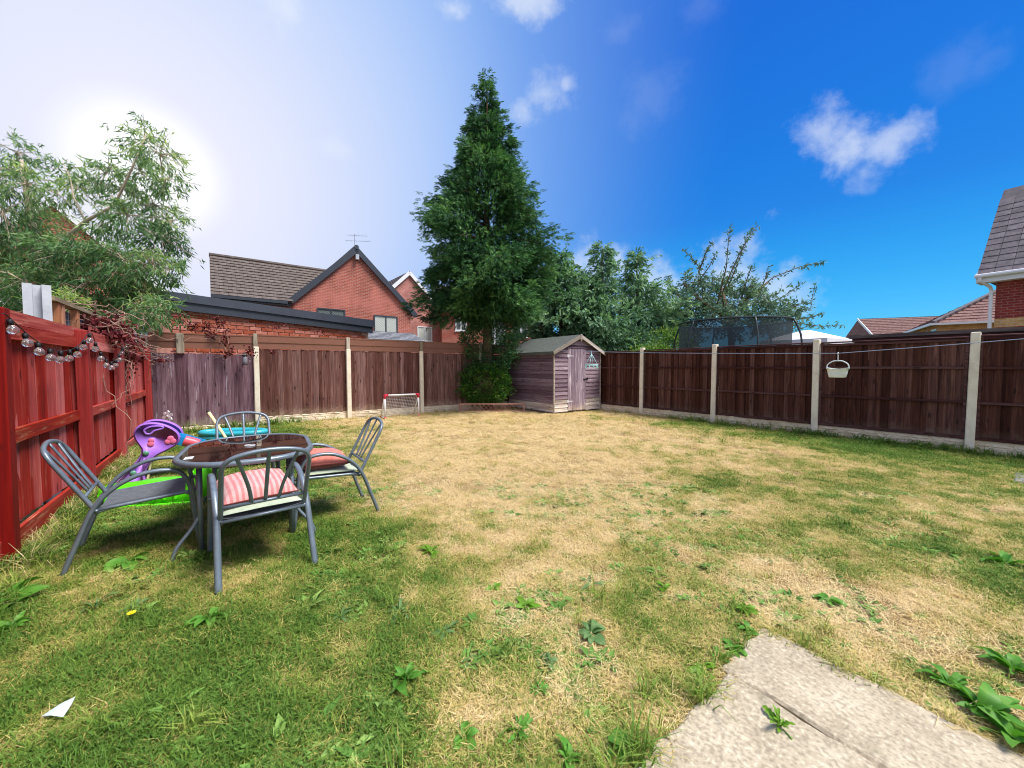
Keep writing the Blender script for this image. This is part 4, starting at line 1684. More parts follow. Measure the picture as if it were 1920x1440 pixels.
def conifer(label, x, y, H, base, prof, mat, seed, nbr=300, sprays=26, leafL=.15, leafW=.06, per=9, group=None, droop=.35, trunk_r=.17, irregular=.22, loose=0.0):
    """tapered trunk, whorls of limbs whose outer part carries flat drooping sprays"""
    rng = np.random.default_rng(seed)
    root = thing('conifer_tree', label, 'tree', (x, y, 0), 0, group)
    tk = MB()
    n = 9
    pts = [(rng.uniform(-.03, .03) * (k > 0), rng.uniform(-.03, .03) * (k > 0), H * .97 * k / n) for k in range(n + 1)]
    tk.tube(pts, [trunk_r * (1 - .93 * k / n) for k in range(n + 1)], 9)
    tr = tk.build('trunk', BARK, root, True)
    hs, rs = [p[0] for p in prof], [p[1] for p in prof]
    C, D, VAL = [], [], []
    lm = MB()
    for k in range(nbr):
        q = rng.random() ** 1.15
        h = base + (H - base) * q
        az = rng.uniform(0, 2 * PI)
        lob = 1 + irregular * math.sin(az * 3 + h * 2.1 + seed) + rng.normal(0, irregular * .55)
        L = np.interp(h, hs, rs) * max(.35, lob)
        if L < .06:
            L = .06
        d = np.array([math.cos(az), math.sin(az), 0])
        rise = .28 * L * (.4 + q)
        start = np.array([0, 0, h - .12 * L])
        tip = start + d * L + np.array([0, 0, rise - droop * L * .45])
        mid = start + d * L * .55 + np.array([0, 0, rise * .8])
        if L > .5 and k % 3 == 0:
            lm.tube([start, mid, tip], [.030 * min(1, L), .02 * min(1, L), .006], 5)
        ns = max(4, int(sprays * L * (1.0 if L < 1.5 else 1.15)))
        clump = rng.normal(0, .13)
        subs = [(.35 + .68 * rng.random() ** .7, rng.normal(0, 1, 3), rng.normal(0, .14)) for _ in range(3 + int(3 * L))]
        for j in range(ns):
            a0, o0, t0 = subs[rng.integers(0, len(subs))]
            a = min(1.05, max(.15, a0 + rng.normal(0, .06)))
            p = (1 - a) ** 2 * start + 2 * a * (1 - a) * mid + a * a * tip
            w = .10 + .20 * L * (1 - abs(a - .6)) * (1 + loose)
            off = (o0 * .75 + rng.normal(0, .55, 3)) * np.array([w, w, w * .70])
            c = p + off * .62
            dirn = d * .75 + off / max(np.linalg.norm(off), .05) * .6 + np.array([0, 0, rng.uniform(-.75, .25)])
            dirn /= np.linalg.norm(dirn)
            side = np.cross(dirn, rng.normal(size=3))
            side /= np.linalg.norm(side)
            sl = leafL * rng.uniform(1.2, 2.4)
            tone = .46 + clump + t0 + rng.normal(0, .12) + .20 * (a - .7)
            for m in range(per):
                f = m / per
                sgn = 1 if m % 2 else -1
                C.append(c + dirn * sl * f)
                D.append(dirn * .8 + side * sgn * (.75 - .4 * f) + np.array([0, 0, -.18]))
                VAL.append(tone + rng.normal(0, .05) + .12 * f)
    C, D, VAL = np.array(C), np.array(D), np.array(VAL)
    ll = leafL * rng.uniform(.7, 1.25, len(C))
    V, Q = leaves(C, D, ll, np.full(len(C), leafW) * rng.uniform(.7, 1.2, len(C)), rng)
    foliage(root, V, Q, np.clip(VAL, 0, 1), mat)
    if lm.v:
        lm.build('limb', BARK, tr, True)
    return root


LM_CON = leafmat('conifer_sprays', s(32, 64, 46), s(58, 104, 62), s(106, 148, 84), .26)
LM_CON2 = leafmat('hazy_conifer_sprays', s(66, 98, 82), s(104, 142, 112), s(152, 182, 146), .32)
LM_BUSH = leafmat('bush_leaves', s(26, 56, 28), s(58, 104, 36), s(124, 156, 58), .3)
LM_GUM = leafmat('feathery_leaves', s(56, 92, 60), s(108, 144, 94), s(186, 202, 124), .38)
LM_CHERRY = leafmat('grey_green_leaves', s(62, 92, 84), s(100, 130, 112), s(150, 174, 142), .3)
LM_HEDGE = leafmat('bright_hedge_leaves', s(56, 92, 40), s(106, 144, 60), s(190, 198, 120), .35)

# the tall conifer by the shed, with its bare lower trunk
conifer('tall dark green conifer rising beside the garden shed', -.80, 12.35, 10.45, 3.15,
        [(2.2, .7), (2.9, 1.12), (3.4, 1.5), (4.6, 1.72), (5.6, 1.62), (6.3, 1.45), (7.2, 1.0), (8.0, .72), (9.0, .42), (9.6, .22), (10.4, .04)],
        LM_CON, 41, 420, 64, .078, .020, 12, irregular=.20, trunk_r=.20)


def round_bush(name, label, c, r, mat, seed, n=5200, leafL=.07, leafW=.03, stem=True, cat='shrub', group=None, flat=1.0):
    rng = np.random.default_rng(seed)
    root = thing(name, label, cat, (c[0], c[1], 0), 0, group)
    d = unit(rng.normal(size=(n, 3)))
    lump = 1 + .14 * np.sin(d[:, 0] * 6 + seed) * np.cos(d[:, 2] * 7 + d[:, 1] * 4) + .08 * np.sin(d[:, 1] * 13 + d[:, 2] * 9)
    rad = (.45 + .55 * rng.random(n) ** .35) * lump * rng.normal(1, .05, n)
    P = d * rad[:, None] * np.array([r[0], r[1], r[2]]) + np.array([0, 0, c[2]])
    D = d + rng.normal(0, .55, (n, 3)) + np.array([0, 0, .15])
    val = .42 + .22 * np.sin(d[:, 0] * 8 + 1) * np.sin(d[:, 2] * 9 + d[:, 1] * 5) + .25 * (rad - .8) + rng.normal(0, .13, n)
    P[:, 2] = np.maximum(P[:, 2], .06)
    V, Q = leaves(P, D, leafL * rng.uniform(.7, 1.4, n), leafW * rng.uniform(.7, 1.3, n), rng)
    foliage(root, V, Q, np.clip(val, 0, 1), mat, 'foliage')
    if stem:
        m = MB()
        for k in range(4):
            a = k * 1.7 + seed
            m.tube([(math.cos(a) * .05, math.sin(a) * .05, 0), (math.cos(a) * r[0] * .3, math.sin(a) * r[1] * .3, c[2]), (math.cos(a) * r[0] * .6, math.sin(a) * r[1] * .6, c[2] + r[2] * .5)], [.035, .025, .01], 5)
        m.build('stem', BARK, root, True)
    return root


round_bush('bush', 'rounded bright green bush at the foot of the tall conifer', (-.83, 11.95, .84), (.80, .62, .62), LM_BUSH, 42, 6500, .075, .034)
round_bush('bush', 'loose dark ivy-like bush wrapped round the conifer trunk above the rounded bush', (-.75, 12.30, 2.05), (.95, .50, .95), LM_CON, 43, 6800, .08, .035, False)

# conifers and hedge behind the shed and the right fence
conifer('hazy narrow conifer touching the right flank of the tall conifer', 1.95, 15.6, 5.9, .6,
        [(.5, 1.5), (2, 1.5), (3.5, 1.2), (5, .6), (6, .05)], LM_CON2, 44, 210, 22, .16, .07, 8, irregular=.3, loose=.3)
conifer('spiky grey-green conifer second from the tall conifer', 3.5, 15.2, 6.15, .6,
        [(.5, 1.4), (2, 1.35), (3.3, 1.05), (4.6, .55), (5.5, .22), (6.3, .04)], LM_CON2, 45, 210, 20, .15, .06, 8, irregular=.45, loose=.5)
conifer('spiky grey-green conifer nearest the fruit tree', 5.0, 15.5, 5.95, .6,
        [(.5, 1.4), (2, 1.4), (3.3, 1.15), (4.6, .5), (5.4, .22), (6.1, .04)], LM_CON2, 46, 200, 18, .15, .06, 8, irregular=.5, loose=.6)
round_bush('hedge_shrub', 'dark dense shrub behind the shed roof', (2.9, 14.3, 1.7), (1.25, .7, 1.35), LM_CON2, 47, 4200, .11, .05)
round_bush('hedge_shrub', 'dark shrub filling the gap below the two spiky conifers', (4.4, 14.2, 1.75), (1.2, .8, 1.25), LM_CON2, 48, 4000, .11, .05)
round_bush('hedge_shrub', 'bright yellow-green shrub over the fence beside the shed', (4.35, 11.9, 1.45), (.85, .5, .62), LM_HEDGE, 49, 3200, .085, .04)
round_bush('hedge_shrub', 'mid green shrub between the yellow-green shrub and the trampoline', (5.7, 13.9, 1.7), (1.0, .7, 1.15), LM_HEDGE, 50, 3200, .10, .045)


def limb_tree(name, label, base, limbs, clusters, mat, bark, seed, leafL, leafW, dens, drop, group=None, shoots=(), upper=99.0, hang=.5):
    """limbs: point lists in world space with radii; clusters: (centre, radius) volumes of leaves on twigs; shoots: leafy wands"""
    rng = np.random.default_rng(seed)
    root = thing(name, label, 'tree', base, 0, group)
    b = Vector(base)
    tk = MB()
    first = True
    rest = MB()
    for pts, r0, r1 in limbs:
        pp = [Vector(p) - b for p in pts]
        k = len(pp)
        (tk if first else rest).tube(pp, [r0 + (r1 - r0) * i / (k - 1) for i in range(k)], 7)
        first = False
    tr = tk.build('trunk', bark, root, True)
    C, D, VAL = [], [], []
    for c, r in clusters:
        c = np.array(Vector(c) - b)
        n = int(dens * r ** 2 * (1.0 if c[2] < upper else .62))
        ntw = max(3, int(n / 14))
        cl = rng.normal(.46, .13)
        for k in range(ntw):
            d = unit(rng.normal(size=3))
            p0 = c + d * r * (.15 + .45 * rng.random())
            p1 = c + d * r * rng.normal(1.0, .20) * np.array([1, 1, .85])
            p1[2] -= hang * r * .3
            if k % 3 == 0 and r > .2:
                rest.tube([tuple(c), tuple(p0), tuple(p1)], [.012, .008, .003], 4, caps=False)
            tone = cl + rng.normal(0, .10) + .12 * d[2]
            for j in range(14):
                a = rng.random() ** .7
                C.append(p0 * (1 - a) + p1 * a + rng.normal(0, .035, 3))
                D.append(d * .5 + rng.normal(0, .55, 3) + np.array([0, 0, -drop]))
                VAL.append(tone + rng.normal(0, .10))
    for pts, nleaf in shoots:
        pp = [np.array(Vector(p) - b) for p in pts]
        rest.tube([tuple(p) for p in pp], [.030 * (1 - .8 * i / (len(pp) - 1)) for i in range(len(pp))], 5)
        tone0 = rng.normal(.42, .08)
        for j in range(nleaf):
            a = rng.random() * (len(pp) - 1)
            i = min(int(a), len(pp) - 2)
            p = pp[i] * (1 - a + i) + pp[i + 1] * (a - i)
            ax = unit(pp[i + 1] - pp[i])
            C.append(p + rng.normal(0, .04, 3))
            D.append(ax * .35 + unit(rng.normal(size=3)) + np.array([0, 0, -.2]))
            VAL.append(tone0 + rng.normal(0, .12))
    n = len(C)
    V, Q = leaves(np.array(C), np.array(D), leafL * rng.uniform(.65, 1.35, n), leafW * rng.uniform(.7, 1.3, n), rng)
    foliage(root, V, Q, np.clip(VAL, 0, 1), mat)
    if rest.v:
        rest.build('branch', bark, tr, True)
    return root


def feathery_tree():
    rng = np.random.default_rng(51)
    A = lambda px, py, Y: at(px, py, Y)
    Y = 9.0
    base = (A(120, 640, Y).x, Y, 0)
    limbs = [([base, A(110, 560, Y), A(75, 480, Y), A(55, 400, Y), A(40, 300, Y)], .16, .03),
             ([A(100, 540, Y), A(120, 450, Y - .2), A(160, 415, Y - .3), A(215, 385, Y - .3), A(250, 310, Y - .4), A(275, 250, Y - .4)], .055, .012),
             ([A(100, 530, Y), A(190, 480, Y + .2), A(250, 475, Y + .3), A(320, 480, Y + .3)], .08, .012),
             ([A(75, 480, Y), A(20, 420, Y), A(-40, 360, Y)], .08, .02),
             ([A(160, 415, Y - .3), A(138, 370, Y), A(132, 335, Y), A(118, 305, Y)], .022, .006),
             ([A(110, 560, Y), A(200, 560, Y - .6), A(280, 575, Y - .8)], .06, .012)]
    cl = []
    for px, py, r in ((30, 285, 42), (-20, 320, 60), (50, 345, 52), (5, 395, 60), (62, 400, 42), (-50, 420, 60),
                      (125, 322, 34), (150, 352, 38), (110, 365, 30), (205, 320, 38), (228, 352, 46), (272, 262, 46), (300, 290, 40), (262, 320, 46), (312, 335, 34),
                      (290, 385, 50), (240, 405, 46), (195, 425, 34), (322, 415, 34), (300, 445, 44), (330, 450, 22),
                      (30, 470, 60), (-30, 500, 70), (90, 470, 46), (140, 470, 50), (185, 480, 50), (235, 490, 50), (285, 498, 48), (320, 505, 30),
                      (50, 530, 56), (110, 525, 50), (165, 530, 55), (215, 540, 50), (265, 545, 42), (30, 575, 46), (130, 575, 44), (185, 580, 44), (232, 582, 36),
                      (270, 585, 40), (295, 575, 34), (258, 602, 24), (-30, 570, 60), (80, 430, 30)):
        d = rng.uniform(-1.1, 1.1) - (.5 if py > 500 else 0)
        k = Y + d
        cl.append((A(px, py, k), r / F * k))
    limb_tree('feathery_tree', 'tall airy tree with narrow drooping grey-green leaves behind the red fence', base, limbs, cl, LM_GUM, BARKP, 52, .15, .026, 2600, .75, hang=.8, upper=4.6)


feathery_tree()


def fruit_tree():
    rng = np.random.default_rng(53)
    A = at
    Y = 15.5
    base = (A(1370, 640, Y).x, Y, 0)
    limbs = [([base, A(1372, 640, Y), A(1365, 590, Y), A(1352, 540, Y)], .16, .06),
             ([A(1368, 610, Y), A(1400, 560, Y), A(1440, 530, Y)], .08, .03),
             ([A(1366, 600, Y), A(1310, 560, Y), A(1280, 530, Y)], .08, .03)]
    S = []
    def sh(pts, n):
        y = Y + rng.uniform(-.8, .8)
        S.append(([A(a, b, y) for a, b in pts], n))
    sh([(1350, 560), (1375, 500), (1398, 455), (1420, 422)], 130)
    sh([(1360, 550), (1385, 490), (1402, 440)], 90)
    sh([(1345, 570), (1362, 500), (1366, 450), (1368, 425)], 90)
    sh([(1320, 560), (1310, 500), (1296, 482), (1278, 466)], 90)
    sh([(1312, 505), (1325, 470), (1338, 455)], 60)
    sh([(1400, 560), (1450, 520), (1500, 500), (1545, 491)], 110)
    sh([(1420, 580), (1470, 555), (1505, 530)], 90)
    sh([(1410, 600), (1470, 590), (1520, 578), (1528, 530)], 90)
    sh([(1430, 610), (1490, 605), (1540, 612), (1582, 610)], 90)
    sh([(1300, 570), (1262, 545), (1250, 520)], 60)
    sh([(1390, 560), (1405, 510), (1412, 498)], 50)
    sh([(1420, 560), (1436, 520), (1440, 500)], 50)
    sh([(1300, 540), (1330, 500), (1345, 470)], 60)
    sh([(1480, 600), (1520, 595), (1545, 585)], 60)
    cl = []
    for px, py, r in ((1275, 560, 34), (1310, 555, 36), (1350, 560, 40), (1395, 565, 40), (1435, 565, 36), (1300, 590, 36), (1340, 600, 40), (1385, 600, 40), (1430, 600, 36), (1470, 592, 30),
                      (1265, 600, 36), (1250, 575, 26), (1300, 530, 24), (1335, 530, 26), (1370, 535, 26), (1410, 535, 22), (1490, 575, 24), (1245, 625, 34), (1290, 630, 30), (1500, 615, 24), (1455, 625, 26)):
        y = Y + rng.uniform(-1.0, 1.0)
        cl.append((A(px, py, y), r / F * y))
    limb_tree('fruit_tree', 'loose grey-green tree with long upright and arching shoots behind the trampoline', base, limbs, cl, LM_CHERRY, BARK, 54, .15, .055, 1250, .25, shoots=S, hang=.2)


fruit_tree()


def creeper(label, stems, leafpts, seed, dens=1.0, stemcol=None, leafcol=None, leafL=.055):
    """dry climber: tangled thin stems with curled dark red leaves"""
    rng = np.random.default_rng(seed)
    root = thing('creeper', label, 'climbing plant', stems[0][0])
    b = Vector(stems[0][0])
    sm = MB()
    for pts in stems:
        pp = [Vector(p) - b for p in pts]
        q = []
        for i in range(len(pp) - 1):
            for k in range(4):
                f = k / 4
                q.append(pp[i] * (1 - f) + pp[i + 1] * f + Vector(rng.normal(0, .018, 3)))
        q.append(pp[-1])
        sm.tube(q, [.007 * (1 - .6 * i / len(q)) for i in range(len(q))], 4)
    sm.build('stem', stemcol or plain('dry_stem', s(150, 120, 104), .9, .35, 20), root)
    C = []
    for c, r, n in leafpts:
        P = rng.normal(0, 1, (int(n * dens), 3)) * np.array(r) * .55 + np.array(Vector(c) - b)
        C.append(P)
    C = np.concatenate(C)
    n = len(C)
    V, Q = leaves(C, rng.normal(size=(n, 3)) + np.array([0, 0, -.5]), leafL * rng.uniform(.6, 1.4, n), leafL * .75 * rng.uniform(.6, 1.3, n), rng)
    foliage(root, V, Q, np.clip(rng.normal(.45, .22, n), 0, 1), leafcol, 'foliage')


LM_RED = leafmat('dry_red_leaves', s(58, 18, 24), s(108, 38, 44), s(150, 78, 72), .15)


def creepers():
    rng = np.random.default_rng(61)
    A = at
    # heap on top of the red fence, near the corner
    st = []
    for k in range(46):
        c = A(rng.normal(196, 20), rng.normal(632, 22), rng.uniform(5.0, 6.4))
        p = [c]
        d = Vector(rng.normal(0, .16, 3))
        for j in range(4):
            d = d * .7 + Vector(rng.normal(0, .11, 3)) + Vector((0, 0, -.03))
            p.append(p[-1] + d)
        st.append(p)
    for k in range(14):
        x0 = rng.uniform(212, 240)
        y = rng.uniform(5.6, 6.6)
        st.append([A(x0, 640 + rng.uniform(0, 30), y), A(x0 + rng.uniform(-10, 14), 700, y), A(x0 + rng.uniform(-10, 14), rng.uniform(730, 790), y)])
    lf = [(A(185, 620, 5.3), (.26, .26, .17), 1100), (A(207, 640, 5.7), (.28, .28, .2), 1100), (A(225, 662, 6.1), (.2, .2, .24), 700), (A(215, 700, 6.0), (.10, .12, .34), 130), (A(222, 760, 6.1), (.06, .1, .22), 60)]
    creeper('heap of dry red creeper stems sprawling over the far end of the red fence', st, lf, 62, 1.0, None, LM_RED, .06)
    # runners along the top of the purple bay
    st = []
    f = lambda px, py: A(px, py, (8.62 if px > 300 else 7.9) - .1)
    for k in range(12):
        x = rng.uniform(228, 258)
        st.append([f(x, rng.uniform(650, 680)), f(x + rng.uniform(10, 25), rng.uniform(640, 700)), f(x + rng.uniform(20, 50), rng.uniform(660, 720)), f(x + rng.uniform(20, 70), rng.uniform(670, 770))])
    st.append([f(250, 668), f(300, 672), f(350, 680), f(400, 672), f(450, 664), f(475, 668)])
    st.append([f(260, 662), f(290, 680), f(330, 668), f(380, 662), f(410, 668)])
    st.append([f(245, 700), f(262, 720), f(278, 752), f(268, 800)])
    lf = [(f(332, 664), (.10, .04, .06), 60), (f(425, 664), (.12, .05, .07), 70), (f(470, 660), (.10, .05, .12), 80), (f(270, 705), (.14, .05, .16), 110), (f(300, 675), (.2, .05, .05), 60), (f(380, 672), (.2, .05, .04), 50), (f(510, 660), (.06, .04, .03), 20), (f(255, 680), (.12, .06, .12), 90)]
    creeper('thin dry creeper runners straggling along the top of the purple fence bay', st, lf, 63, 1.0, plain('grey_stem', s(170, 150, 146), .9, .3, 20), LM_RED)
    # sprays climbing the brown trim to the garage bricks
    st = []
    f = lambda px, py: A(px, py, 8.62 if py > 615 else 9.75)
    T = lambda px, py: A(px, py, 8.45)
    for a in ([(430, 668), (415, 640), (392, 625), (385, 600)], [(425, 660), (405, 630), (360, 615), (335, 592)], [(430, 665), (428, 635), (418, 605), (408, 596)], [(400, 640), (370, 622), (345, 600)]):
        st.append([T(*q) for q in a])
    lf = [(T(338, 598), (.13, .05, .13), 70), (T(362, 614), (.14, .05, .10), 90), (T(385, 612), (.12, .05, .12), 80), (T(412, 604), (.13, .05, .12), 100), (T(422, 630), (.10, .05, .14), 90), (T(395, 628), (.12, .05, .08), 60), (T(432, 655), (.08, .04, .12), 60), (T(520, 612), (.15, .04, .03), 24), (T(600, 622), (.14, .04, .03), 14)]
    creeper('dark red leafed creeper hanging over the brown trim and the garage bricks', st, lf, 64, .9, None, LM_RED)


creepers()

# ================================================================== GARDEN FURNITURE
def metal_paint(name, col, rough=.38):
    m, t, b, _ = newmat(name)
    v = objvec(t)
    n = noise(t, v, 22, 5, .65)
    c = ramp(t, n, ((.3, [x * .85 for x in col]), (.7, [x * 1.12 for x in col])))
    n2 = noise(t, v, 60, 4, .7)
    c = mixc(t, math_n(t, 'MULTIPLY', smooth(t, n2, .66, .76), .5), c, s(128, 122, 116))
    ln(t, c, b.inputs['Base Color'])
    b.inputs['Metallic'].default_value = .35
    ln(t, ramp(t, n, ((.3, (rough,) * 3), (.8, (rough + .2,) * 3))), b.inputs['Roughness'])
    bump(t, b, n2, .08, .001)
    return m


M_TUBE = metal_paint('grey_powder_coated_steel', s(112, 123, 132), .30)


def fabric(name, c1, c2, scale, rough=.85, stripes=None, axis=0):
    m, t, b, _ = newmat(name)
    tc = nd(t, 'ShaderNodeTexCoord')
    sp = nd(t, 'ShaderNodeSeparateXYZ')
    ln(t, tc.outputs['Object'], sp.inputs[0])
    v = objvec(t)
    n = noise(t, v, 30, 5, .6)
    if stripes:
        q = math_n(t, 'SINE', math_n(t, 'MULTIPLY', sp.outputs[axis], stripes))
        c = mixc(t, smooth(t, q, -.45, .45), c1, c2)
        c = mixc(t, 1.0, c, ramp(t, n, ((.3, (.88, .86, .86)), (.7, (1.08, 1.08, 1.08)))), 'MULTIPLY')
    else:
        c = ramp(t, n, ((.3, c1), (.7, c2)))
    ln(t, c, b.inputs['Base Color'])
    b.inputs['Roughness'].default_value = rough
    b.inputs['Specular IOR Level'].default_value = .2
    b.inputs['Sheen Weight'].default_value = .2
    wx = math_n(t, 'SINE', math_n(t, 'MULTIPLY', sp.outputs[0], scale))
    wy = math_n(t, 'SINE', math_n(t, 'MULTIPLY', sp.outputs[1], scale))
    bump(t, b, math_n(t, 'MULTIPLY', wx, wy), .25, .001)
    return m


M_SLING = fabric('grey_woven_sling', s(72, 76, 80), s(98, 102, 106), 900, .7)
FWD = Vector((.77, .64, 0)).normalized()


def bez(pts, n=8):
    """smooth path through points (Catmull-Rom)"""
    P = [Vector(p) for p in pts]
    P = [P[0] * 2 - P[1]] + P + [P[-1] * 2 - P[-2]]
    out = []
    for i in range(1, len(P) - 2):
        for k in range(n):
            t = k / n
            a, b, c, d = P[i - 1], P[i], P[i + 1], P[i + 2]
            out.append(.5 * ((2 * b) + (c - a) * t + (2 * a - 5 * b + 4 * c - d) * t * t + (3 * b - a - 3 * c + d) * t ** 3))
    out.append(P[-2])
    return out


def chair(label):
    """stacking patio chair; local +y is the way a sitter faces"""
    root = thing('patio_chair', label, 'chair', (0, 0, 0), 0, 'patio chairs round the glass table')
    for sx in (-1, 1):
        x = .255 * sx
        m = MB()
        path = [(x * 1.04, -.37, .0), (x * 1.02, -.30, .20), (x, -.225, .40)] + [(x, -.13, .525), (x, .0, .600), (x, .13, .615), (x, .225, .585), (x, .275, .49), (x, .29, .37), (x * 1.02, .31, .17), (x * 1.04, .33, .0)]
        m.tube(bez(path, 5), .0155, 10, r2=.0195)
        leg = m.build('side_frame', M_TUBE, root, True)
        ft = MB()
        for y in (-.37, .33):
            ft.tube([(x * 1.04, y, -.005), (x * 1.04, y, .022)], .019, 8)
        ft.build('foot_cap', plain('black_rubber', s(30, 30, 32), .8, .1), leg)
    m = MB()
    fr = [(-.235, -.235, .395), (-.235, .25, .425), (-.20, .315, .432), (.20, .315, .432), (.235, .25, .425), (.235, -.235, .395)]
    m.tube(bez(fr, 4), .0125, 8)
    m.tube([(-.235, -.235, .395), (.235, -.235, .395)], .011, 8)
    for y, z in ((-.20, .398), (.27, .42)):
        for sx in (-1, 1):
            m.tube([(.235 * sx, y, z), (.27 * sx, y - .005, z)], .010, 6)
    m.build('seat_frame', M_TUBE, root, True)
    # sling seat
    m = MB()
    nx, ny = 8, 8
    vs = []
    for side in (0, 1):
        for i in range(nx + 1):
            for j in range(ny + 1):
                x = -.228 + .456 * i / nx
                y = -.20 + .45 * j / ny
                sag = .022 * (1 - (2 * i / nx - 1) ** 2)
                vs.append((x, y, .406 + .028 * j / ny - sag - .004 * side))
    k = (nx + 1) * (ny + 1)
    fs = []
    for i in range(nx):
        for j in range(ny):
            a = i * (ny + 1) + j
            fs.append((a, a + ny + 1, a + ny + 2, a + 1))
            fs.append((a + k, a + 1 + k, a + ny + 2 + k, a + ny + 1 + k))
    m.add(vs, fs)
    m.build('seat', M_SLING, root, True)
    # back: tube loop with chamfered shoulders, cross bar, three fanned slats
    bk = lambda x, q: (x, -.215 - .235 * q, .40 + .455 * q)
    loop = [bk(-.235, -.06), bk(-.235, .25), bk(-.235, .60), bk(-.228, .83), bk(-.165, .95), bk(0, 1.0), bk(.165, .95), bk(.228, .83), bk(.235, .60), bk(.235, .25), bk(.235, -.06)]
    m = MB()
    m.tube(bez(loop, 5), .0145, 10)
    m.build('back_frame', M_TUBE, root, True)
    m = MB()
    m.tube([bk(-.235, .20), bk(.235, .20)], .011, 8)
    m.build('back_crossbar', M_TUBE, root, True)
    for x0, x1 in ((-.075, -.165), (0, 0), (.075, .165)):
        m = MB()
        zt = .985 if x1 == 0 else .94
        m.tube(bez([bk(x0, .20), bk(x0 + (x1 - x0) * .22, .45), bk(x0 + (x1 - x0) * .62, .72), bk(x1, zt)], 4), .012, 8, r2=.008)
        m.build('slat', M_TUBE, root, True)
    m = MB()
    for sx in (-1, 1):
        m.tube(bez([bk(.235 * sx, -.06), (.235 * sx, -.19, .385), (.235 * sx, -.10, .402)], 4), .010, 6)
    m.build('back_brace', M_TUBE, root, True)
    return root


def set_chair(o, p, fwd):
    o.location = (p[0], p[1], 0)
    o.rotation_euler = (0, 0, math.atan2(fwd[1], fwd[0]) - PI / 2)


chair_a = chair('grey metal patio chair with bare sling seat nearest the red fence')
set_chair(chair_a, (-2.80, 2.87), (.77, .64))
CH = [((-1.79, 2.68), (-.66, .75), 'grey metal patio chair seen from behind holding the striped pink cushion'),
      ((-1.70, 3.53), (-.80, -.60), 'grey metal patio chair facing the table with the plain terracotta cushion'),
      ((-2.74, 3.92), (.60, -.80), 'grey metal patio chair on the far side of the glass table')]
chairs = [chair_a]
for p, f, lab in CH:
    c = copy_tree(chair_a)
    c['label'] = lab
    set_chair(c, p, f)
    chairs.append(c)


def chair_point(i, x, y, z):
    o = chairs[i]
    return Matrix.Translation(o.location) @ o.rotation_euler.to_matrix().to_4x4() @ Vector((x, y, z))


def cushion(name, label, cat, i, c, sx, sy, sz, mat, rot=0.0, tilt=(0, 0), pin=.55, piping=None, seed=1, group=None):
    """stuffed square: thick in the middle, thin at the seam, pointed corners, a few creases"""
    rng = np.random.default_rng(seed)
    n = 22
    vs, fs, fu = [], [], []
    for side in (1, -1):
        for a in range(n + 1):
            for b in range(n + 1):
                u, v = 2 * a / n - 1, 2 * b / n - 1
                e = (1 - abs(u) ** 3.2) * (1 - abs(v) ** 3.2)
                k = 1 - .055 * (1 - abs(u * v)) * (max(abs(u), abs(v)) ** 4)
                h = sz * (max(e, 0) ** pin) * (1 if side > 0 else .62)
                h *= 1 + .07 * math.sin(u * 5 + seed) * math.cos(v * 4 + seed * 2) + .05 * math.sin((u + v) * 11 + seed)
                vs.append((u * sx * k, v * sy * k, side * h + .0005 * side))
    m1 = (n + 1) ** 2
    for a in range(n):
        for b in range(n):
            q = a * (n + 1) + b
            fs.append((q, q + n + 1, q + n + 2, q + 1))
            (fu if piping else fs).append((q + m1, q + 1 + m1, q + n + 2 + m1, q + n + 1 + m1))
    mb = MB()
    mb.add(vs, fs)
    o = mb.build(name, mat, None, True)
    if piping:
        mb = MB()
        mb.add(vs, fu)
        mb.build('underside', piping, o, True)
    o.location = chair_point(i, *c)
    o.rotation_euler = (tilt[0], tilt[1], chairs[i].rotation_euler.z + rot)
    tag(o, label, cat, group)
    if piping:
        q = MB()
        ring = [(-1, t) for t in np.linspace(-1, 1, 9)[:-1]] + [(t, 1) for t in np.linspace(-1, 1, 9)[:-1]] + [(1, t) for t in np.linspace(1, -1, 9)[:-1]] + [(t, -1) for t in np.linspace(1, -1, 9)[:-1]]
        q.tube([(u * sx * (1 - .055 * (1 - abs(u * v))), v * sy * (1 - .055 * (1 - abs(u * v))), 0) for u, v in ring], .005, 6, True)
        q.build('piping', piping, o, True)
    return o


M_PAD = fabric('pale_green_pad', s(166, 178, 152), s(190, 198, 174), 700)
M_TERRA = fabric('terracotta_cloth', s(196, 106, 92), s(214, 128, 112), 900)
M_STRIPE = fabric('striped_pink_cloth', s(196, 122, 120), s(210, 162, 156), 900, stripes=190, axis=0)
M_MAROON = fabric('maroon_cloth', s(104, 46, 42), s(130, 62, 54), 900)
M_PINK = fabric('pink_cloth', s(206, 92, 112), s(224, 122, 138), 900)
cushion('seat_pad', 'thin pale green seat pad under the striped pink cushion', 'seat pad', 1, (0, .03, .436), .23, .23, .022, M_PAD, 0, (.05, 0), .3, None, 3, 'pale green seat pads')
cushion('cushion', 'striped pink and white cushion with maroon edge on the near chair', 'cushion', 1, (-.01, .04, .515), .215, .205, .085, M_STRIPE, .06, (.16, 0), .5, M_MAROON, 4)
cushion('seat_pad', 'thin pale green seat pad under the plain terracotta cushion', 'seat pad', 2, (0, .02, .436), .23, .23, .022, M_PAD, 0, (.05, 0), .3, None, 5, 'pale green seat pads')
cushion('cushion', 'plain terracotta cushion lying on the chair right of the table', 'cushion', 2, (.0, .07, .515), .235, .215, .088, M_TERRA, -.05, (.03, 0), .5, M_MAROON, 6)
cushion('cushion', 'plain pink cushion on the far chair seen under the glass tabletop', 'cushion', 3, (.08, .06, .505), .20, .20, .080, M_PINK, .1, (.05, 0), .5, None, 7)
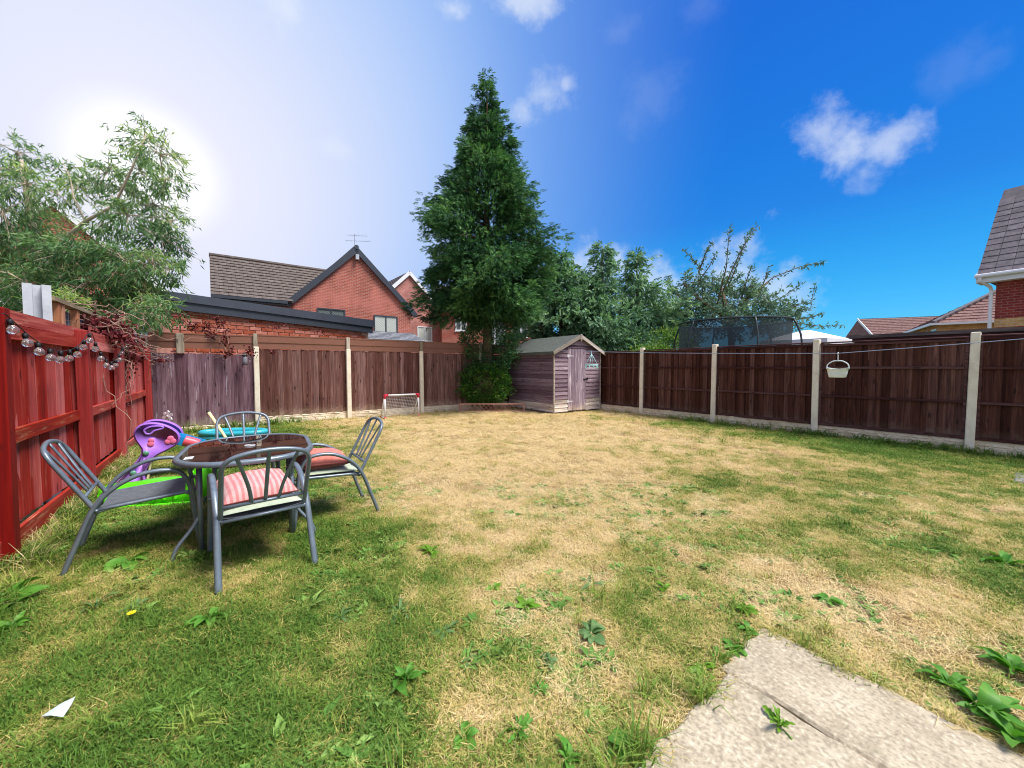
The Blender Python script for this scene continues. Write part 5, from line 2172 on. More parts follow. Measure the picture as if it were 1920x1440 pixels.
cushion('seat_pad', 'pale grey seat pad on the far chair under the table', 'seat pad', 3, (0, .02, .436), .23, .23, .022, fabric('pale_grey_pad', s(176, 180, 178), s(196, 200, 196), 700), 0, (.05, 0), .3, None, 8)


def table():
    root = thing('patio_table', 'rounded rectangular patio table with dark glass top and grey metal rim', 'table', (-2.25, 3.27, 0), math.atan2(.53, .85))
    # local x along the short side, y along the long side
    hx, hy, r, zt = .44, .60, .38, .69

    def outline(d, z, n=9):
        pts = []
        for cx, cy, a0 in ((hx - r, hy - r, 0), (-hx + r, hy - r, PI / 2), (-hx + r, -hy + r, PI), (hx - r, -hy + r, 1.5 * PI)):
            for k in range(n):
                a = a0 + PI / 2 * k / (n - 1)
                pts.append((cx + (r + d) * math.cos(a), cy + (r + d) * math.sin(a), z))
        return pts
    rings = [outline(.0, zt - .038), outline(.022, zt - .034), outline(.028, zt - .018), outline(.022, zt - .002), outline(.006, zt + .004), outline(-.012, zt + .002), outline(-.016, zt - .006), outline(-.012, zt - .034)]
    n = len(rings[0])
    m = MB()
    k = len(rings)
    m.add([p for R in rings for p in R], [(a * n + i, a * n + (i + 1) % n, ((a + 1) % k) * n + (i + 1) % n, ((a + 1) % k) * n + i) for a in range(k) for i in range(n)])
    m.build('rim', M_TUBE, root, True)
    gm, t, b, _ = newmat('dark_tinted_glass')
    v = objvec(t)
    nz = noise(t, v, 9, 6, .7)
    ln(t, ramp(t, nz, ((.35, s(22, 14, 14)), (.7, s(38, 26, 25)))), b.inputs['Base Color'])
    ln(t, ramp(t, nz, ((.35, (.015,) * 3), (.75, (.05,) * 3))), b.inputs['Roughness'])
    b.inputs['Specular IOR Level'].default_value = .5
    b.inputs['IOR'].default_value = 1.5
    g = MB()
    g.prism(outline(-.013, zt - .012), (0, 0, .010))
    top = g.build('glass_top', gm, root)
    q = MB()
    q.tube([(.035 * math.cos(a), .035 * math.sin(a), zt + .001) for a in np.linspace(0, 2 * PI, 25)[:-1]], .007, 8, True)
    q.build('parasol_ring', plain('pale_plastic_ring', s(170, 168, 168), .4), top, True)
    q = MB()
    q.add([(.030 * math.cos(a), .030 * math.sin(a), zt + .0012) for a in np.linspace(0, 2 * PI, 25)[:-1]], [tuple(range(24))])
    q.build('parasol_hole', plain('hole_black', s(12, 12, 14), .9), top)
    for sx in (-1, 1):
        for sy in (-1, 1):
            l = MB()
            x, y = .29 * sx, .42 * sy
            l.tube([(x, y, zt - .036), (x, y, .0)], .026, 10, r2=.018)
            lo = l.build('leg', M_TUBE, root, True)
            f = MB()
            f.tube(bez([(x * .98, y, .30), (x + .05 * sx, y + .02 * sy, .20), (x + .13 * sx, y + .05 * sy, .09), (x + .16 * sx, y + .06 * sy, .0)], 5), .013, 8)
            f.build('foot', M_TUBE, lo, True)
        l = MB()
        l.tube([(.29 * sx, -.42, zt - .07), (.29 * sx, .42, zt - .07)], .012, 6)
        l.build('stretcher', M_TUBE, root, True)
    # small white sticker by the rim
    st = MB()
    st.box(-.385, -.335, -.36, -.27, zt + .0005, zt + .0025)
    st.build('sticker', plain('white_label', s(226, 226, 224), .6, .04), top)


table()


# ================================================================== TOYS
def plastic(name, col, rough=.38):
    m, t, b, _ = newmat(name)
    v = objvec(t)
    n = noise(t, v, 5, 5, .6)
    c = ramp(t, n, ((.3, [x * .88 for x in col]), (.7, [min(1, x * 1.10) for x in col])))
    n2 = noise(t, v, 40, 4, .7)
    c = mixc(t, math_n(t, 'MULTIPLY', smooth(t, n2, .60, .75), .35), c, s(190, 180, 160))
    ln(t, c, b.inputs['Base Color'])
    b.inputs['Roughness'].default_value = rough
    bump(t, b, n2, .05, .002)
    return m


M_PURP, M_PINKP, M_LIME, M_BLUE = plastic('purple_plastic', s(160, 108, 206)), plastic('pink_plastic', s(226, 110, 146)), plastic('lime_plastic', s(92, 222, 22)), plastic('blue_plastic', s(8, 134, 190))
M_TEAL, M_BOLT, M_CORAL = plastic('turquoise_plastic', s(50, 170, 186)), plastic('green_plastic_bolt', s(92, 150, 122)), plastic('coral_plastic', s(228, 86, 104))


def bevel_poly(mb, pts, y0, y1, b):
    """flat moulded plate in the xz plane with rounded rims"""
    n = len(pts)
    cx, cz = sum(p[0] for p in pts) / n, sum(p[1] for p in pts) / n

    def inset(d):
        out = []
        for i in range(n):
            p0, p, p1 = Vector(pts[i - 1]), Vector(pts[i]), Vector(pts[(i + 1) % n])
            e = ((p - p0).normalized() + (p1 - p).normalized())
            nr = Vector((-e.y, e.x)).normalized()
            out.append(p + nr * d)
        return out
    area = sum(pts[i - 1][0] * pts[i][1] - pts[i][0] * pts[i - 1][1] for i in range(n))
    sg = 1 if area > 0 else -1
    rings = [(inset(sg * b), y0), (inset(sg * b * .3), y0 + b * .3), (inset(0), y0 + b), (inset(0), y1 - b), (inset(sg * b * .3), y1 - b * .3), (inset(sg * b), y1)]
    vs = [(p.x, y, p.y) for R, y in rings for p in R]
    fs = [tuple(range(n)), tuple(range(6 * n - 1, 5 * n - 1, -1))]
    for k in range(5):
        for i in range(n):
            fs.append((k * n + i, k * n + (i + 1) % n, (k + 1) * n + (i + 1) % n, (k + 1) * n + i))
    mb.add(vs, fs)


def slide():
    """toddler slide: two purple side boards with the chute running away behind the table"""
    p = gnd(264, 905)
    ang = .62
    root = thing('toddler_slide', 'purple plastic toddler slide with blue chute beside the red fence', 'slide', (p.x, p.y, 0), ang)
    out = [(v.x, v.y) for v in (Vector(q) for q in bez([(-.30, .0), (-.12, .0), (.04, .0), (.04, .07), (.08, .18), (.17, .29), (.28, .345), (.385, .40), (.435, .48), (.42, .56), (.34, .635), (.22, .69), (.10, .705), (.0, .68), (-.055, .60), (-.05, .52), (-.01, .44), (.015, .375), (-.03, .27), (-.17, .13), (-.30, .0)], 3)[:-1])]
    out = [(x * .84, z) for x, z in out]
    for k, (y0, nm) in enumerate(((0.0, 'side_panel'), (.34, 'side_panel'))):
        m = MB()
        bevel_poly(m, out, y0, y0 + .06, .018)
        sd = m.build(nm, M_PURP, root, True)
        if k == 0:
            # hand hold: flat dark face coloured as a shaded recess, with a rolled lip
            lip = bez([(.06, -.004, .575), (.05, -.004, .62), (.11, -.004, .655), (.20, -.004, .65), (.21, -.004, .625), (.14, -.004, .605), (.10, -.004, .57), (.06, -.004, .575)], 5)[:-1]
            q = MB()
            q.tube(lip, .011, 8, True)
            q.build('hand_hold_rim', M_PURP, sd, True)
            q = MB()
            q.add([(a.x, -.0025, a.z) for a in lip], [tuple(range(len(lip)))])
            q.build('hand_hold', plain('dark_violet', s(52, 30, 66), .7), sd)
            for cx in (.10, .275):
                h = MB()
                for dx, dz, r in ((-.028, -.016, .032), (.030, -.012, .034), (.004, .032, .034)) if cx > .2 else ((.0, -.03, .032), (.006, .024, .030)):
                    h.ball((cx + dx * .8, -.001, .47 + dz * .8), r, .009, r, 12, 6)
                h.build('heart_emboss', M_PINKP, sd, True)
            for cx, cz in ((.055, .345), (-.06, .125)):
                h = MB()
                h.ball((cx, -.004, cz), .030, .018, .030, 12, 6)
                h.build('bolt', M_BOLT, sd, True)
    st = MB()
    for x, z in ((-.09, .10), (.0, .24), (.05, .39)):
        st.box(x - .02, x + .10, .061, .339, z - .015, z + .015)
    st.build('step', M_PURP, root)
    # chute
    m = MB()
    path = bez([(.16, .2, .44), (.34, .2, .42), (.60, .2, .30), (.95, .2, .13), (1.25, .2, .07), (1.42, .2, .07)], 5)
    w, hh = .15, .09
    sec = [(-w, hh), (-w + .02, hh), (-w + .03, .01), (w - .03, .01), (w - .02, hh), (w, hh), (w, -.02), (-w, -.02)]
    vs, fs = [], []
    for p3 in path:
        vs += [(p3.x, p3.y + a, p3.z + b) for a, b in sec]
    k = len(sec)
    for i in range(len(path) - 1):
        for j in range(k):
            fs.append((i * k + j, i * k + (j + 1) % k, (i + 1) * k + (j + 1) % k, (i + 1) * k + j))
    fs += [tuple(range(k - 1, -1, -1)), tuple(range((len(path) - 1) * k, len(path) * k))]
    m.add(vs, fs)
    m.build('chute', M_BLUE, root)
    b = MB()
    b.tube(bez([(.40, .03, .455), (.44, .03, .437), (.49, .03, .415), (.53, .03, .39)], 4), .062, 14)
    b.build('roller', M_CORAL, root, True)
    b = MB()
    b.tube([(.05, .03, .0), (.10, .06, .30)], .012, 6)
    b.build('prop', plastic('cream_plastic', s(206, 200, 150)), root)


slide()


def rocker():
    """lime seesaw: ribbed boat shaped body with a raised seat back at each end"""
    p = gnd(309, 940)
    root = thing('toy_seesaw', 'bright lime green plastic seesaw lying in front of the purple slide', 'seesaw', (p.x, p.y, 0), .22)
    L = .54
    sec = []
    N = 30
    for i in range(N + 1):
        q = -1 + 2 * i / N
        x = q * L
        top = .20 + .03 * math.cos(q * 3) + .20 * sst(np.array(q), .42, .66) * (1 - .55 * sst(np.array(q), .72, .92)) + .02 * sst(np.array(-q), .5, .8)
        bot = .0 + .10 * abs(q) ** 3
        hw = .145 * (1 - .5 * abs(q) ** 4) * (1 + .035 * math.sin(i * PI * .9))
        if abs(q) > .97:
            hw *= .55
            top -= .05
        sec.append((x, float(top), bot, hw))
    m = MB()
    vs, fs = [], []
    for x, t, b, w in sec:
        d = .05
        ring = [(w * .55, b), (w * .95, b + .02), (w * .92, (t + b) * .42), (w * .80, t - .035), (w * .62, t), (-w * .62, t), (-w * .80, t - .035), (-w * .92, (t + b) * .42), (-w * .95, b + .02), (-w * .55, b)]
        vs += [(x, y, z) for y, z in ring]
    k = 10
    for i in range(N):
        for j in range(k):
            fs.append((i * k + j, i * k + (j + 1) % k, (i + 1) * k + (j + 1) % k, (i + 1) * k + j))
    fs += [tuple(range(k - 1, -1, -1)), tuple(range(N * k, N * k + k))]
    m.add(vs, fs)
    body = m.build('body', M_LIME, root, True)
    for i in range(7):
        x = -.40 + .095 * i
        for sg in (-1, 1):
            q = MB()
            q.tube(bez([(x, sg * .142, .05), (x, sg * .140, .11), (x, sg * .125, .18)], 3), .016, 8)
            q.build('rib', M_LIME, body, True)
    q = MB()
    q.tube([(-.56, -.10, .03), (-.35, -.155, .015), (0, -.165, .012), (.35, -.155, .015), (.56, -.10, .03)], .02, 8)
    q.build('runner', M_LIME, body, True)
    q = MB()
    q.tube([(-.56, .10, .03), (-.35, .155, .015), (0, .165, .012), (.35, .155, .015), (.56, .10, .03)], .02, 8)
    q.build('runner', M_LIME, body, True)
    q = MB()
    for x in (.30,):
        q.tube(bez([(x, -.16, .27), (x + .01, -.08, .31), (x + .01, .08, .31), (x, .16, .27)], 4), .015, 8)
    q.build('handle', M_LIME, root, True)


rocker()


def pool():
    p = gnd(415, 832)
    root = thing('paddling_pool', 'flat turquoise paddling pool on the grass beyond the glass table', 'paddling pool', (p.x - .10, p.y + .45, 0), .12)
    a, b = .56, .24
    for z, nm in ((.055, 'rim_tube'), (.135, 'rim_tube')):
        m = MB()
        m.tube([(a * math.cos(t), b * math.sin(t), z) for t in np.linspace(0, 2 * PI, 37)[:-1]], .048, 8, True)
        m.build(nm, M_TEAL, root, True)
    m = MB()
    m.add([(a * math.cos(t), b * math.sin(t), .09) for t in np.linspace(0, 2 * PI, 37)[:-1]], [tuple(range(36))])
    m.build('liner', plastic('pale_turquoise_liner', s(110, 196, 200)), root)


pool()


def pinwheel():
    p = at(315, 780, 7.05)
    root = thing('garden_pinwheel', 'white pinwheel flower on a thin stick in front of the purple fence bay', 'pinwheel', (p.x, p.y, 0))
    mw = plastic('white_pinwheel_plastic', s(226, 214, 222))
    m = MB()
    m.tube([(0, .02, 0), (0, .02, p.z)], .006, 6)
    m.build('stick', mw, root)
    for k in range(6):
        a = 2 * PI * k / 6 + .3
        d, e = Vector((math.cos(a), 0, math.sin(a))), Vector((-math.sin(a), 0, math.cos(a)))
        m = MB()
        o = Vector((0, 0, p.z))
        m.prism([o, o + d * .055 + e * .034, o + d * .105 + e * .012, o + d * .085 - e * .02], (0, -.012 - .01 * (k % 2), 0))
        m.build('vane', mw, root)
    m = MB()
    m.ball((0, -.02, p.z), .014, .012, .014, 8, 6)
    m.build('hub', mw, root, True)


pinwheel()


def pole():
    b, t_ = gnd(455, 868), at(389, 770, 5.6)
    m = MB()
    d = Vector((t_.x, t_.y, t_.z)) - Vector((b.x, b.y, 0))
    m.tube([(0, 0, -.02), d * .3, d * .62, d * .965], [.014, .017, .020, .022], 10)
    root = thing('wooden_pole', 'pale yellow wooden pole with a black tip leaning beyond the glass table', 'pole', (b.x, b.y, 0))
    m.build('shaft', wood('yellow_wood', s(186, 160, 88), s(214, 192, 122), s(228, 210, 150), knots=False), root, True)
    m = MB()
    m.tube([d * .962, d * 1.0], [.0235, .018], 10)
    m.build('tip', plain('black_tip', s(36, 34, 34), .6), root, True)


pole()


def goal():
    l = Vector((-3.36, 10.12, 0))
    root = thing('toy_football_goal', 'small white plastic football goal with red corner joints by the back fence', 'goal', l, math.atan2(.581, .814))
    W, H, D = .93, .62, .36
    mw, mr = plastic('white_goal_tube', s(232, 232, 232)), plastic('red_goal_joint', s(206, 26, 58))
    r = .022
    for a, b_, nm in (((0, 0, 0), (0, 0, H), 'post'), ((W, 0, 0), (W, 0, H), 'post'), ((0, 0, H), (W, 0, H), 'crossbar'), ((0, D, .02), (0, 0, H), 'back_stay'), ((W, D, .02), (W, 0, H), 'back_stay'),
                      ((0, 0, .02), (0, D, .02), 'ground_bar'), ((W, 0, .02), (W, D, .02), 'ground_bar'), ((0, D, .02), (W, D, .02), 'back_bar')):
        m = MB()
        m.tube([a, b_], r * (1 if nm in ('post', 'crossbar') else .75), 10)
        m.build(nm, mw, root, True)
    for x in (0, W):
        for y, z in ((0, H), (0, .02), (D, .02)):
            m = MB()
            sx = 1 if x == 0 else -1
            if z == H:
                m.tube([(x, y, z - .085), (x, y, z + .01)], .031, 10)
                m.tube([(x - sx * .02, y, z), (x + sx * .085, y, z)], .031, 10)
            else:
                m.tube([(x, y, -.005), (x, y, .05)], .029, 10)
            m.build('corner_joint', mr, root, True)
    n = MB()
    for k in range(1, 20):
        x = W * k / 20
        n.tube([(x, 0, H), (x, D, .02)], .0035, 3, caps=False)
    for k in range(1, 14):
        q = k / 14
        n.tube([(0, D * q, H - (H - .02) * q), (W, D * q, H - (H - .02) * q)], .0035, 3, caps=False)
    for x in (0, W):
        for k in range(1, 7):
            q = k / 7
            n.tube([(x, 0, H * (1 - q) + .02 * q), (x, D * (q), .02 + (H - .02) * (1 - q))], .003, 3, caps=False)
    tag(n.build('net', plain('white_net', s(214, 214, 210), .8), root), kind='stuff')


goal()


def lattice():
    root = thing('trellis_panel', 'low red-brown diamond trellis panel on edge in front of the bush', 'trellis', (-1.60, 11.55, .025), .02)
    L, H = 1.98, .235
    mt = wood('red_brown_trellis', s(150, 96, 82), s(186, 128, 110), s(208, 156, 136), s(216, 178, 158), .3, axis='X')
    for a, b_ in (((0, 0, .015), (L, 0, .015)), ((0, 0, H), (L, 0, H)), ((.014, 0, .0), (.014, 0, H + .015)), ((L - .014, 0, .0), (L - .014, 0, H + .015))):
        m = MB()
        m.beam(a, b_, .032, .030)
        m.build('frame_bar', mt, root)
    n = 15
    for k in range(-1, n):
        for sg in (1, -1):
            x0 = .03 + k * .14
            a = Vector((x0, .006 * sg, .03)) if sg > 0 else Vector((x0, .006 * sg, H - .015))
            b_ = Vector((x0 + H - .045, .006 * sg, H - .015)) if sg > 0 else Vector((x0 + H - .045, .006 * sg, .03))
            # trim to the frame
            if a.x < .03:
                q = (.03 - a.x) / (b_.x - a.x)
                a = a.lerp(b_, q)
            if b_.x > L - .03:
                q = (L - .03 - a.x) / (b_.x - a.x)
                b_ = a.lerp(b_, q)
            if (b_ - a).length < .05 or (k in (11, 12) and sg > 0):
                continue
            m = MB()
            m.beam(a, b_, .010, .032, (0, 1, 0))
            m.build('slat', mt, root)


lattice()


# ================================================================== WASHING LINE, STRING LIGHTS, LANTERN
LA, LB, LC = Vector((1.28, 10.86, 1.84)), Vector((4.66, 5.5, 1.562)), Vector((7.2, 1.5, 1.98))


def line_at(u):
    """point of the washing line, u from 0 at the shed to 1 at the basket"""
    return LA.lerp(LB, u) + Vector((0, 0, -.03 * math.sin(PI * u)))


def washing_line():
    pts = [line_at(k / 12) for k in range(13)] + [LB.lerp(LC, k / 8) + Vector((0, 0, -.04 * math.sin(PI * k / 8))) for k in range(1, 9)]
    m = MB()
    m.tube([p - LA for p in pts], .0042, 6)
    o = m.build('washing_line', plain('blue_grey_cord', s(138, 150, 176), .6, .1), None, True, LA)
    tag(o, 'thin blue-grey washing line strung from the shed along the right fence', 'washing line')


washing_line()


def peg_basket():
    p = LB.copy()
    root = thing('peg_basket', 'small white plastic peg basket hanging by its handle from the washing line', 'basket', p, 2.213)
    mw = plastic('white_basket_plastic', s(214, 224, 222))
    m = MB()
    m.tube(bez([(0, 0, .012), (0, .012, .006), (0, .012, -.012), (0, 0, -.03), (0, 0, -.11)], 4), .006, 6)
    m.build('hook', mw, root, True)
    m = MB()
    m.tube(bez([(-.125, 0, -.225), (-.115, 0, -.16), (-.06, 0, -.115), (0, 0, -.105), (.06, 0, -.115), (.115, 0, -.16), (.125, 0, -.225)], 5), .0075, 8)
    m.build('handle', mw, root, True)
    # body: flared tub with a wavy rim
    n = 32
    R = []
    for f, z, wv in ((.72, -.345, 0), (.80, -.335, 0), (.90, -.28, 0), (1.0, -.215, 1), (1.07, -.212, 1), (.97, -.222, 1), (.86, -.28, 0), (.76, -.33, 0)):
        ring = []
        for k in range(n):
            a = 2 * PI * k / n
            c, q = math.cos(a), math.sin(a)
            x = .120 * f * math.copysign(abs(c) ** .6, c)
            y = .075 * f * math.copysign(abs(q) ** .6, q)
            ring.append((x, y, z - wv * .018 * (1 - abs(c)) + wv * .01))
        R += ring
    fs = [(i * n + k, i * n + (k + 1) % n, (i + 1) * n + (k + 1) % n, (i + 1) * n + k) for i in range(7) for k in range(n)]
    fs += [tuple(range(n - 1, -1, -1)), tuple(range(7 * n, 8 * n))]
    m = MB()
    m.add(R, fs)
    tub = m.build('tub', mw, root, True)
    m = MB()
    rng = np.random.default_rng(9)
    for k in range(14):
        a = Vector((rng.uniform(-.07, .07), rng.uniform(-.035, .035), -.325))
        m.beam(a, a + Vector((rng.uniform(-.03, .03), rng.uniform(-.02, .02), .07)), .012, .010)
    tag(m.build('pegs', plastic('mixed_pegs', s(176, 190, 160)), tub), kind='stuff')


peg_basket()


def airer():
    p = line_at(.215)
    root = thing('peg_airer', 'pale blue plastic sock airer with hanging pegs in front of the shed door', 'peg airer', p, .5)
    mb_ = plastic('pale_blue_plastic', s(176, 222, 226))
    m = MB()
    m.tube(bez([(0, .0, .012), (0, .012, .0), (0, 0, -.03), (0, 0, -.07)], 4), .007, 6)
    m.build('hook', mb_, root, True)
    a, b, z = .19, .12, -.34
    for sx, sy in ((-1, -1), (1, -1), (1, 1), (-1, 1)):
        m = MB()
        m.tube([(0, 0, -.06), (.13 * sx, .085 * sy, z)], .006, 6)
        m.build('arm', mb_, root, True)
    m = MB()
    n = 28
    R = []
    for f, zz in ((1.0, z - .012), (1.02, z + .022), (.90, z + .022), (.90, z - .012)):
        R += [(a * f * math.cos(2 * PI * k / n), b * f * math.sin(2 * PI * k / n), zz) for k in range(n)]
    m.add(R, [(i * n + k, i * n + (k + 1) % n, ((i + 1) % 4) * n + (k + 1) % n, ((i + 1) % 4) * n + k) for i in range(4) for k in range(n)])
    for y in (-.05, .05):
        m.box(-.155, .155, y - .006, y + .006, z - .006, z + .016)
    m.build('hoop', mb_, root)
    for k in range(10):
        an = 2 * PI * k / 10 + .2
        m = MB()
        x, y = a * .95 * math.cos(an), b * .95 * math.sin(an)
        m.beam((x, y, z - .012), (x, y, z - .085), .014, .012)
        m.build('peg', mb_, root)


airer()


def string_lights():
    """festoon of clear bulbs looped along the red fence"""
    nrm = Vector((.801, .599, 0))
    d0 = -1.30 + .155

    def onplane(px, py, d=d0):
        d_ = direction(px, py)
        k = d / (nrm.x * d_.x + nrm.y * d_.y)
        return Vector((d_.x * k, d_.y * k, CAMZ + d_.z * k))
    pts = [(3, 588), (11, 590), (30, 607), (52, 627), (70, 640), (86, 650), (101, 656), (116, 658), (131, 656), (141, 652), (149, 646), (156, 638), (163, 628), (172, 625),
           (178, 640), (186, 655), (196, 670), (206, 678), (214, 676), (221, 668), (226, 658), (231, 648), (236, 640)]
    W3 = [onplane(*p) for p in pts]
    org = W3[0]
    root = thing('string_lights', 'string of clear festoon bulbs on black cord looped along the red fence', 'string lights', org)
    cord = plain('black_cord', s(28, 26, 28), .6, .1)
    m = MB()
    m.tube(bez([p - org for p in W3], 4), .0035, 6)
    m.build('cord', cord, root, True)
    gm, t, b, out = newmat('clear_bulb_glass')
    b.inputs['Base Color'].default_value = (.92, .92, .94, 1)
    b.inputs['Roughness'].default_value = .03
    b.inputs['Transmission Weight'].default_value = .92
    b.inputs['IOR'].default_value = 1.35
    bm_ = MB()
    prof = [(.011, .0), (.017, -.012), (.030, -.028), (.036, -.045), (.034, -.062), (.022, -.076), (.004, -.081)]
    n = 12
    vs = [(r * math.cos(2 * PI * k / n), r * math.sin(2 * PI * k / n), z) for r, z in prof for k in range(n)]
    bm_.add(vs, [(i * n + k, (i + 1) * n + k, (i + 1) * n + (k + 1) % n, i * n + (k + 1) % n) for i in range(len(prof) - 1) for k in range(n)] + [tuple(range((len(prof) - 1) * n, len(prof) * n)), tuple(range(n - 1, -1, -1))])
    bulb = bm_.mesh('bulb', gm, True)
    sm = MB()
    sm.tube([(0, 0, .045), (0, 0, .03), (0, 0, -.006)], [.010, .0185, .0185], 10)
    sock = sm.mesh('socket', cord, True)
    fm = MB()
    fm.tube(bez([(-.006, 0, -.005), (-.012, 0, -.03), (0, 0, -.05), (.012, 0, -.03), (.006, 0, -.005)], 4), .0022, 5)
    fil = fm.mesh('filament', plain('pale_filament', s(214, 206, 196), .4), True)
    path = bez([p - org for p in W3], 10)
    # bulbs evenly along the cord
    acc, last, step = .12, path[0], .235
    rng = np.random.default_rng(4)
    for q in path[1:]:
        acc += (q - last).length
        last = q
        if acc >= step:
            acc = 0
            o = place('bulb', bulb, root, q - Vector((0, 0, .038)), (rng.uniform(-.25, .25), rng.uniform(-.25, .25), rng.uniform(0, 6)), (.84, .84, .84))
            place('socket', sock, o)
            place('filament', fil, o)


string_lights()


def lantern():
    p = at(459, 676, 8.70)
    root = thing('wall_lantern', 'small grey jar lantern fixed high on the purple fence bay', 'lantern', (p.x, p.y, p.z), .62)
    mg = plain('dark_lantern_metal', s(52, 50, 54), .5)
    m = MB()
    m.tube([(0, 0, .10), (0, 0, .14), (0, .0, .155)], [.06, .055, .02], 12)
    m.tube([(0, 0, -.10), (0, 0, -.07)], .052, 12)
    m.build('cap', mg, root, True)
    m = MB()
    m.tube([(0, 0, -.075), (0, 0, -.03), (0, 0, .06), (0, 0, .105)], [.042, .050, .050, .042], 14)
    m.build('jar', glassmat('lantern_glass', s(130, 130, 140)), root, True)
    m = MB()
    m.tube(bez([(0, .0, .15), (0, .04, .19), (0, .09, .17), (0, .10, .12)], 4), .008, 6)
    m.build('bracket', mg, root, True)


lantern()


# ================================================================== WEEDS AND SMALL THINGS ON THE LAWN
LM_W1 = leafmat('dock_leaf', s(48, 94, 32), s(86, 142, 48), s(140, 180, 80), .3, .5)
LM_W2 = leafmat('dull_weed_leaf', s(58, 88, 50), s(92, 126, 72), s(134, 158, 100), .2, .55)
LM_W3 = leafmat('fresh_weed_leaf', s(64, 108, 26), s(104, 148, 40), s(150, 184, 70), .3, .45)


def leaf_mesh(name, L, W, kind, mat, rng, arch=.3):
    """broad leaf: folded along the midrib, arched, wavy or toothed edge"""
    n = 8
    vs, vals, fs = [], [], []
    for i in range(n + 1):
        q = i / n
        if kind == 'dock':
            w = W * (math.sin(PI * min(1, q * .92 + .06)) ** .75) * (1.15 - .35 * q)
        elif kind == 'tooth':
            w = W * (.25 + .75 * math.sin(PI * (q * .9 + .05))) * (1 if i % 2 else .55)
        else:
            w = W * math.sin(PI * (q * .86 + .07)) ** .8
        if i == 0:
            w = W * .07
        if i == n:
            w = W * .05
        z = L * arch * (q - 1.15 * q * q) + rng.normal(0, L * .008)
        x = L * q * (1 - .1 * arch * q)
        wav = L * .02 * math.sin(q * 14 + rng.random() * 6)
        vs += [(x, -w, z + w * .35 + wav), (x, 0, z), (x, w, z + w * .35 - wav)]
    for i in range(n):
        a = 3 * i
        fs += [(a, a + 3, a + 4, a + 1), (a + 1, a + 4, a + 5, a + 2)]
        t = .45 + rng.normal(0, .06) + .1 * i / n
        vals += [t, t + .06]
    return mesh_np(name, np.array(vs), np.array(fs), np.clip(vals, 0, 1), mat, True)


_leafcache = {}


def weed(px, py, kind, size, n, label, mat, lift=.5, name='weed', cat='weed', group=None, z=0.0):
    rng = np.random.default_rng(int(px * 7 + py))
    size, n = size * 1.0, int(n * 1.45)
    p = gnd(px, py)
    root = thing(name, label, cat, (p.x, p.y, z), rng.uniform(0, 6), group)
    key = (kind, mat.name, round(size, 2))
    if key not in _leafcache:
        asp = {'dock': .20, 'tooth': .16, 'oval': .24, 'strap': .07}[kind]
        _leafcache[key] = [leaf_mesh('leaf', size, size * asp, kind, mat, rng, a) for a in (.25, .45, .7)]
    for k in range(n):
        a = 2.399 * k + rng.uniform(-.8, .8)
        e = lift * (1 - .75 * k / n) + rng.uniform(-.08, .12)
        sc = rng.uniform(.42, 1.15) * (.7 + .3 * k / n)
        r0 = size * .04
        place('leaf', _leafcache[key][k % 3], root, (r0 * math.cos(a), r0 * math.sin(a), .006 + .01 * (1 - k / n)), (rng.uniform(-.7, .7), -e, a), (sc, sc * rng.uniform(.75, 1.2), sc))
    return root


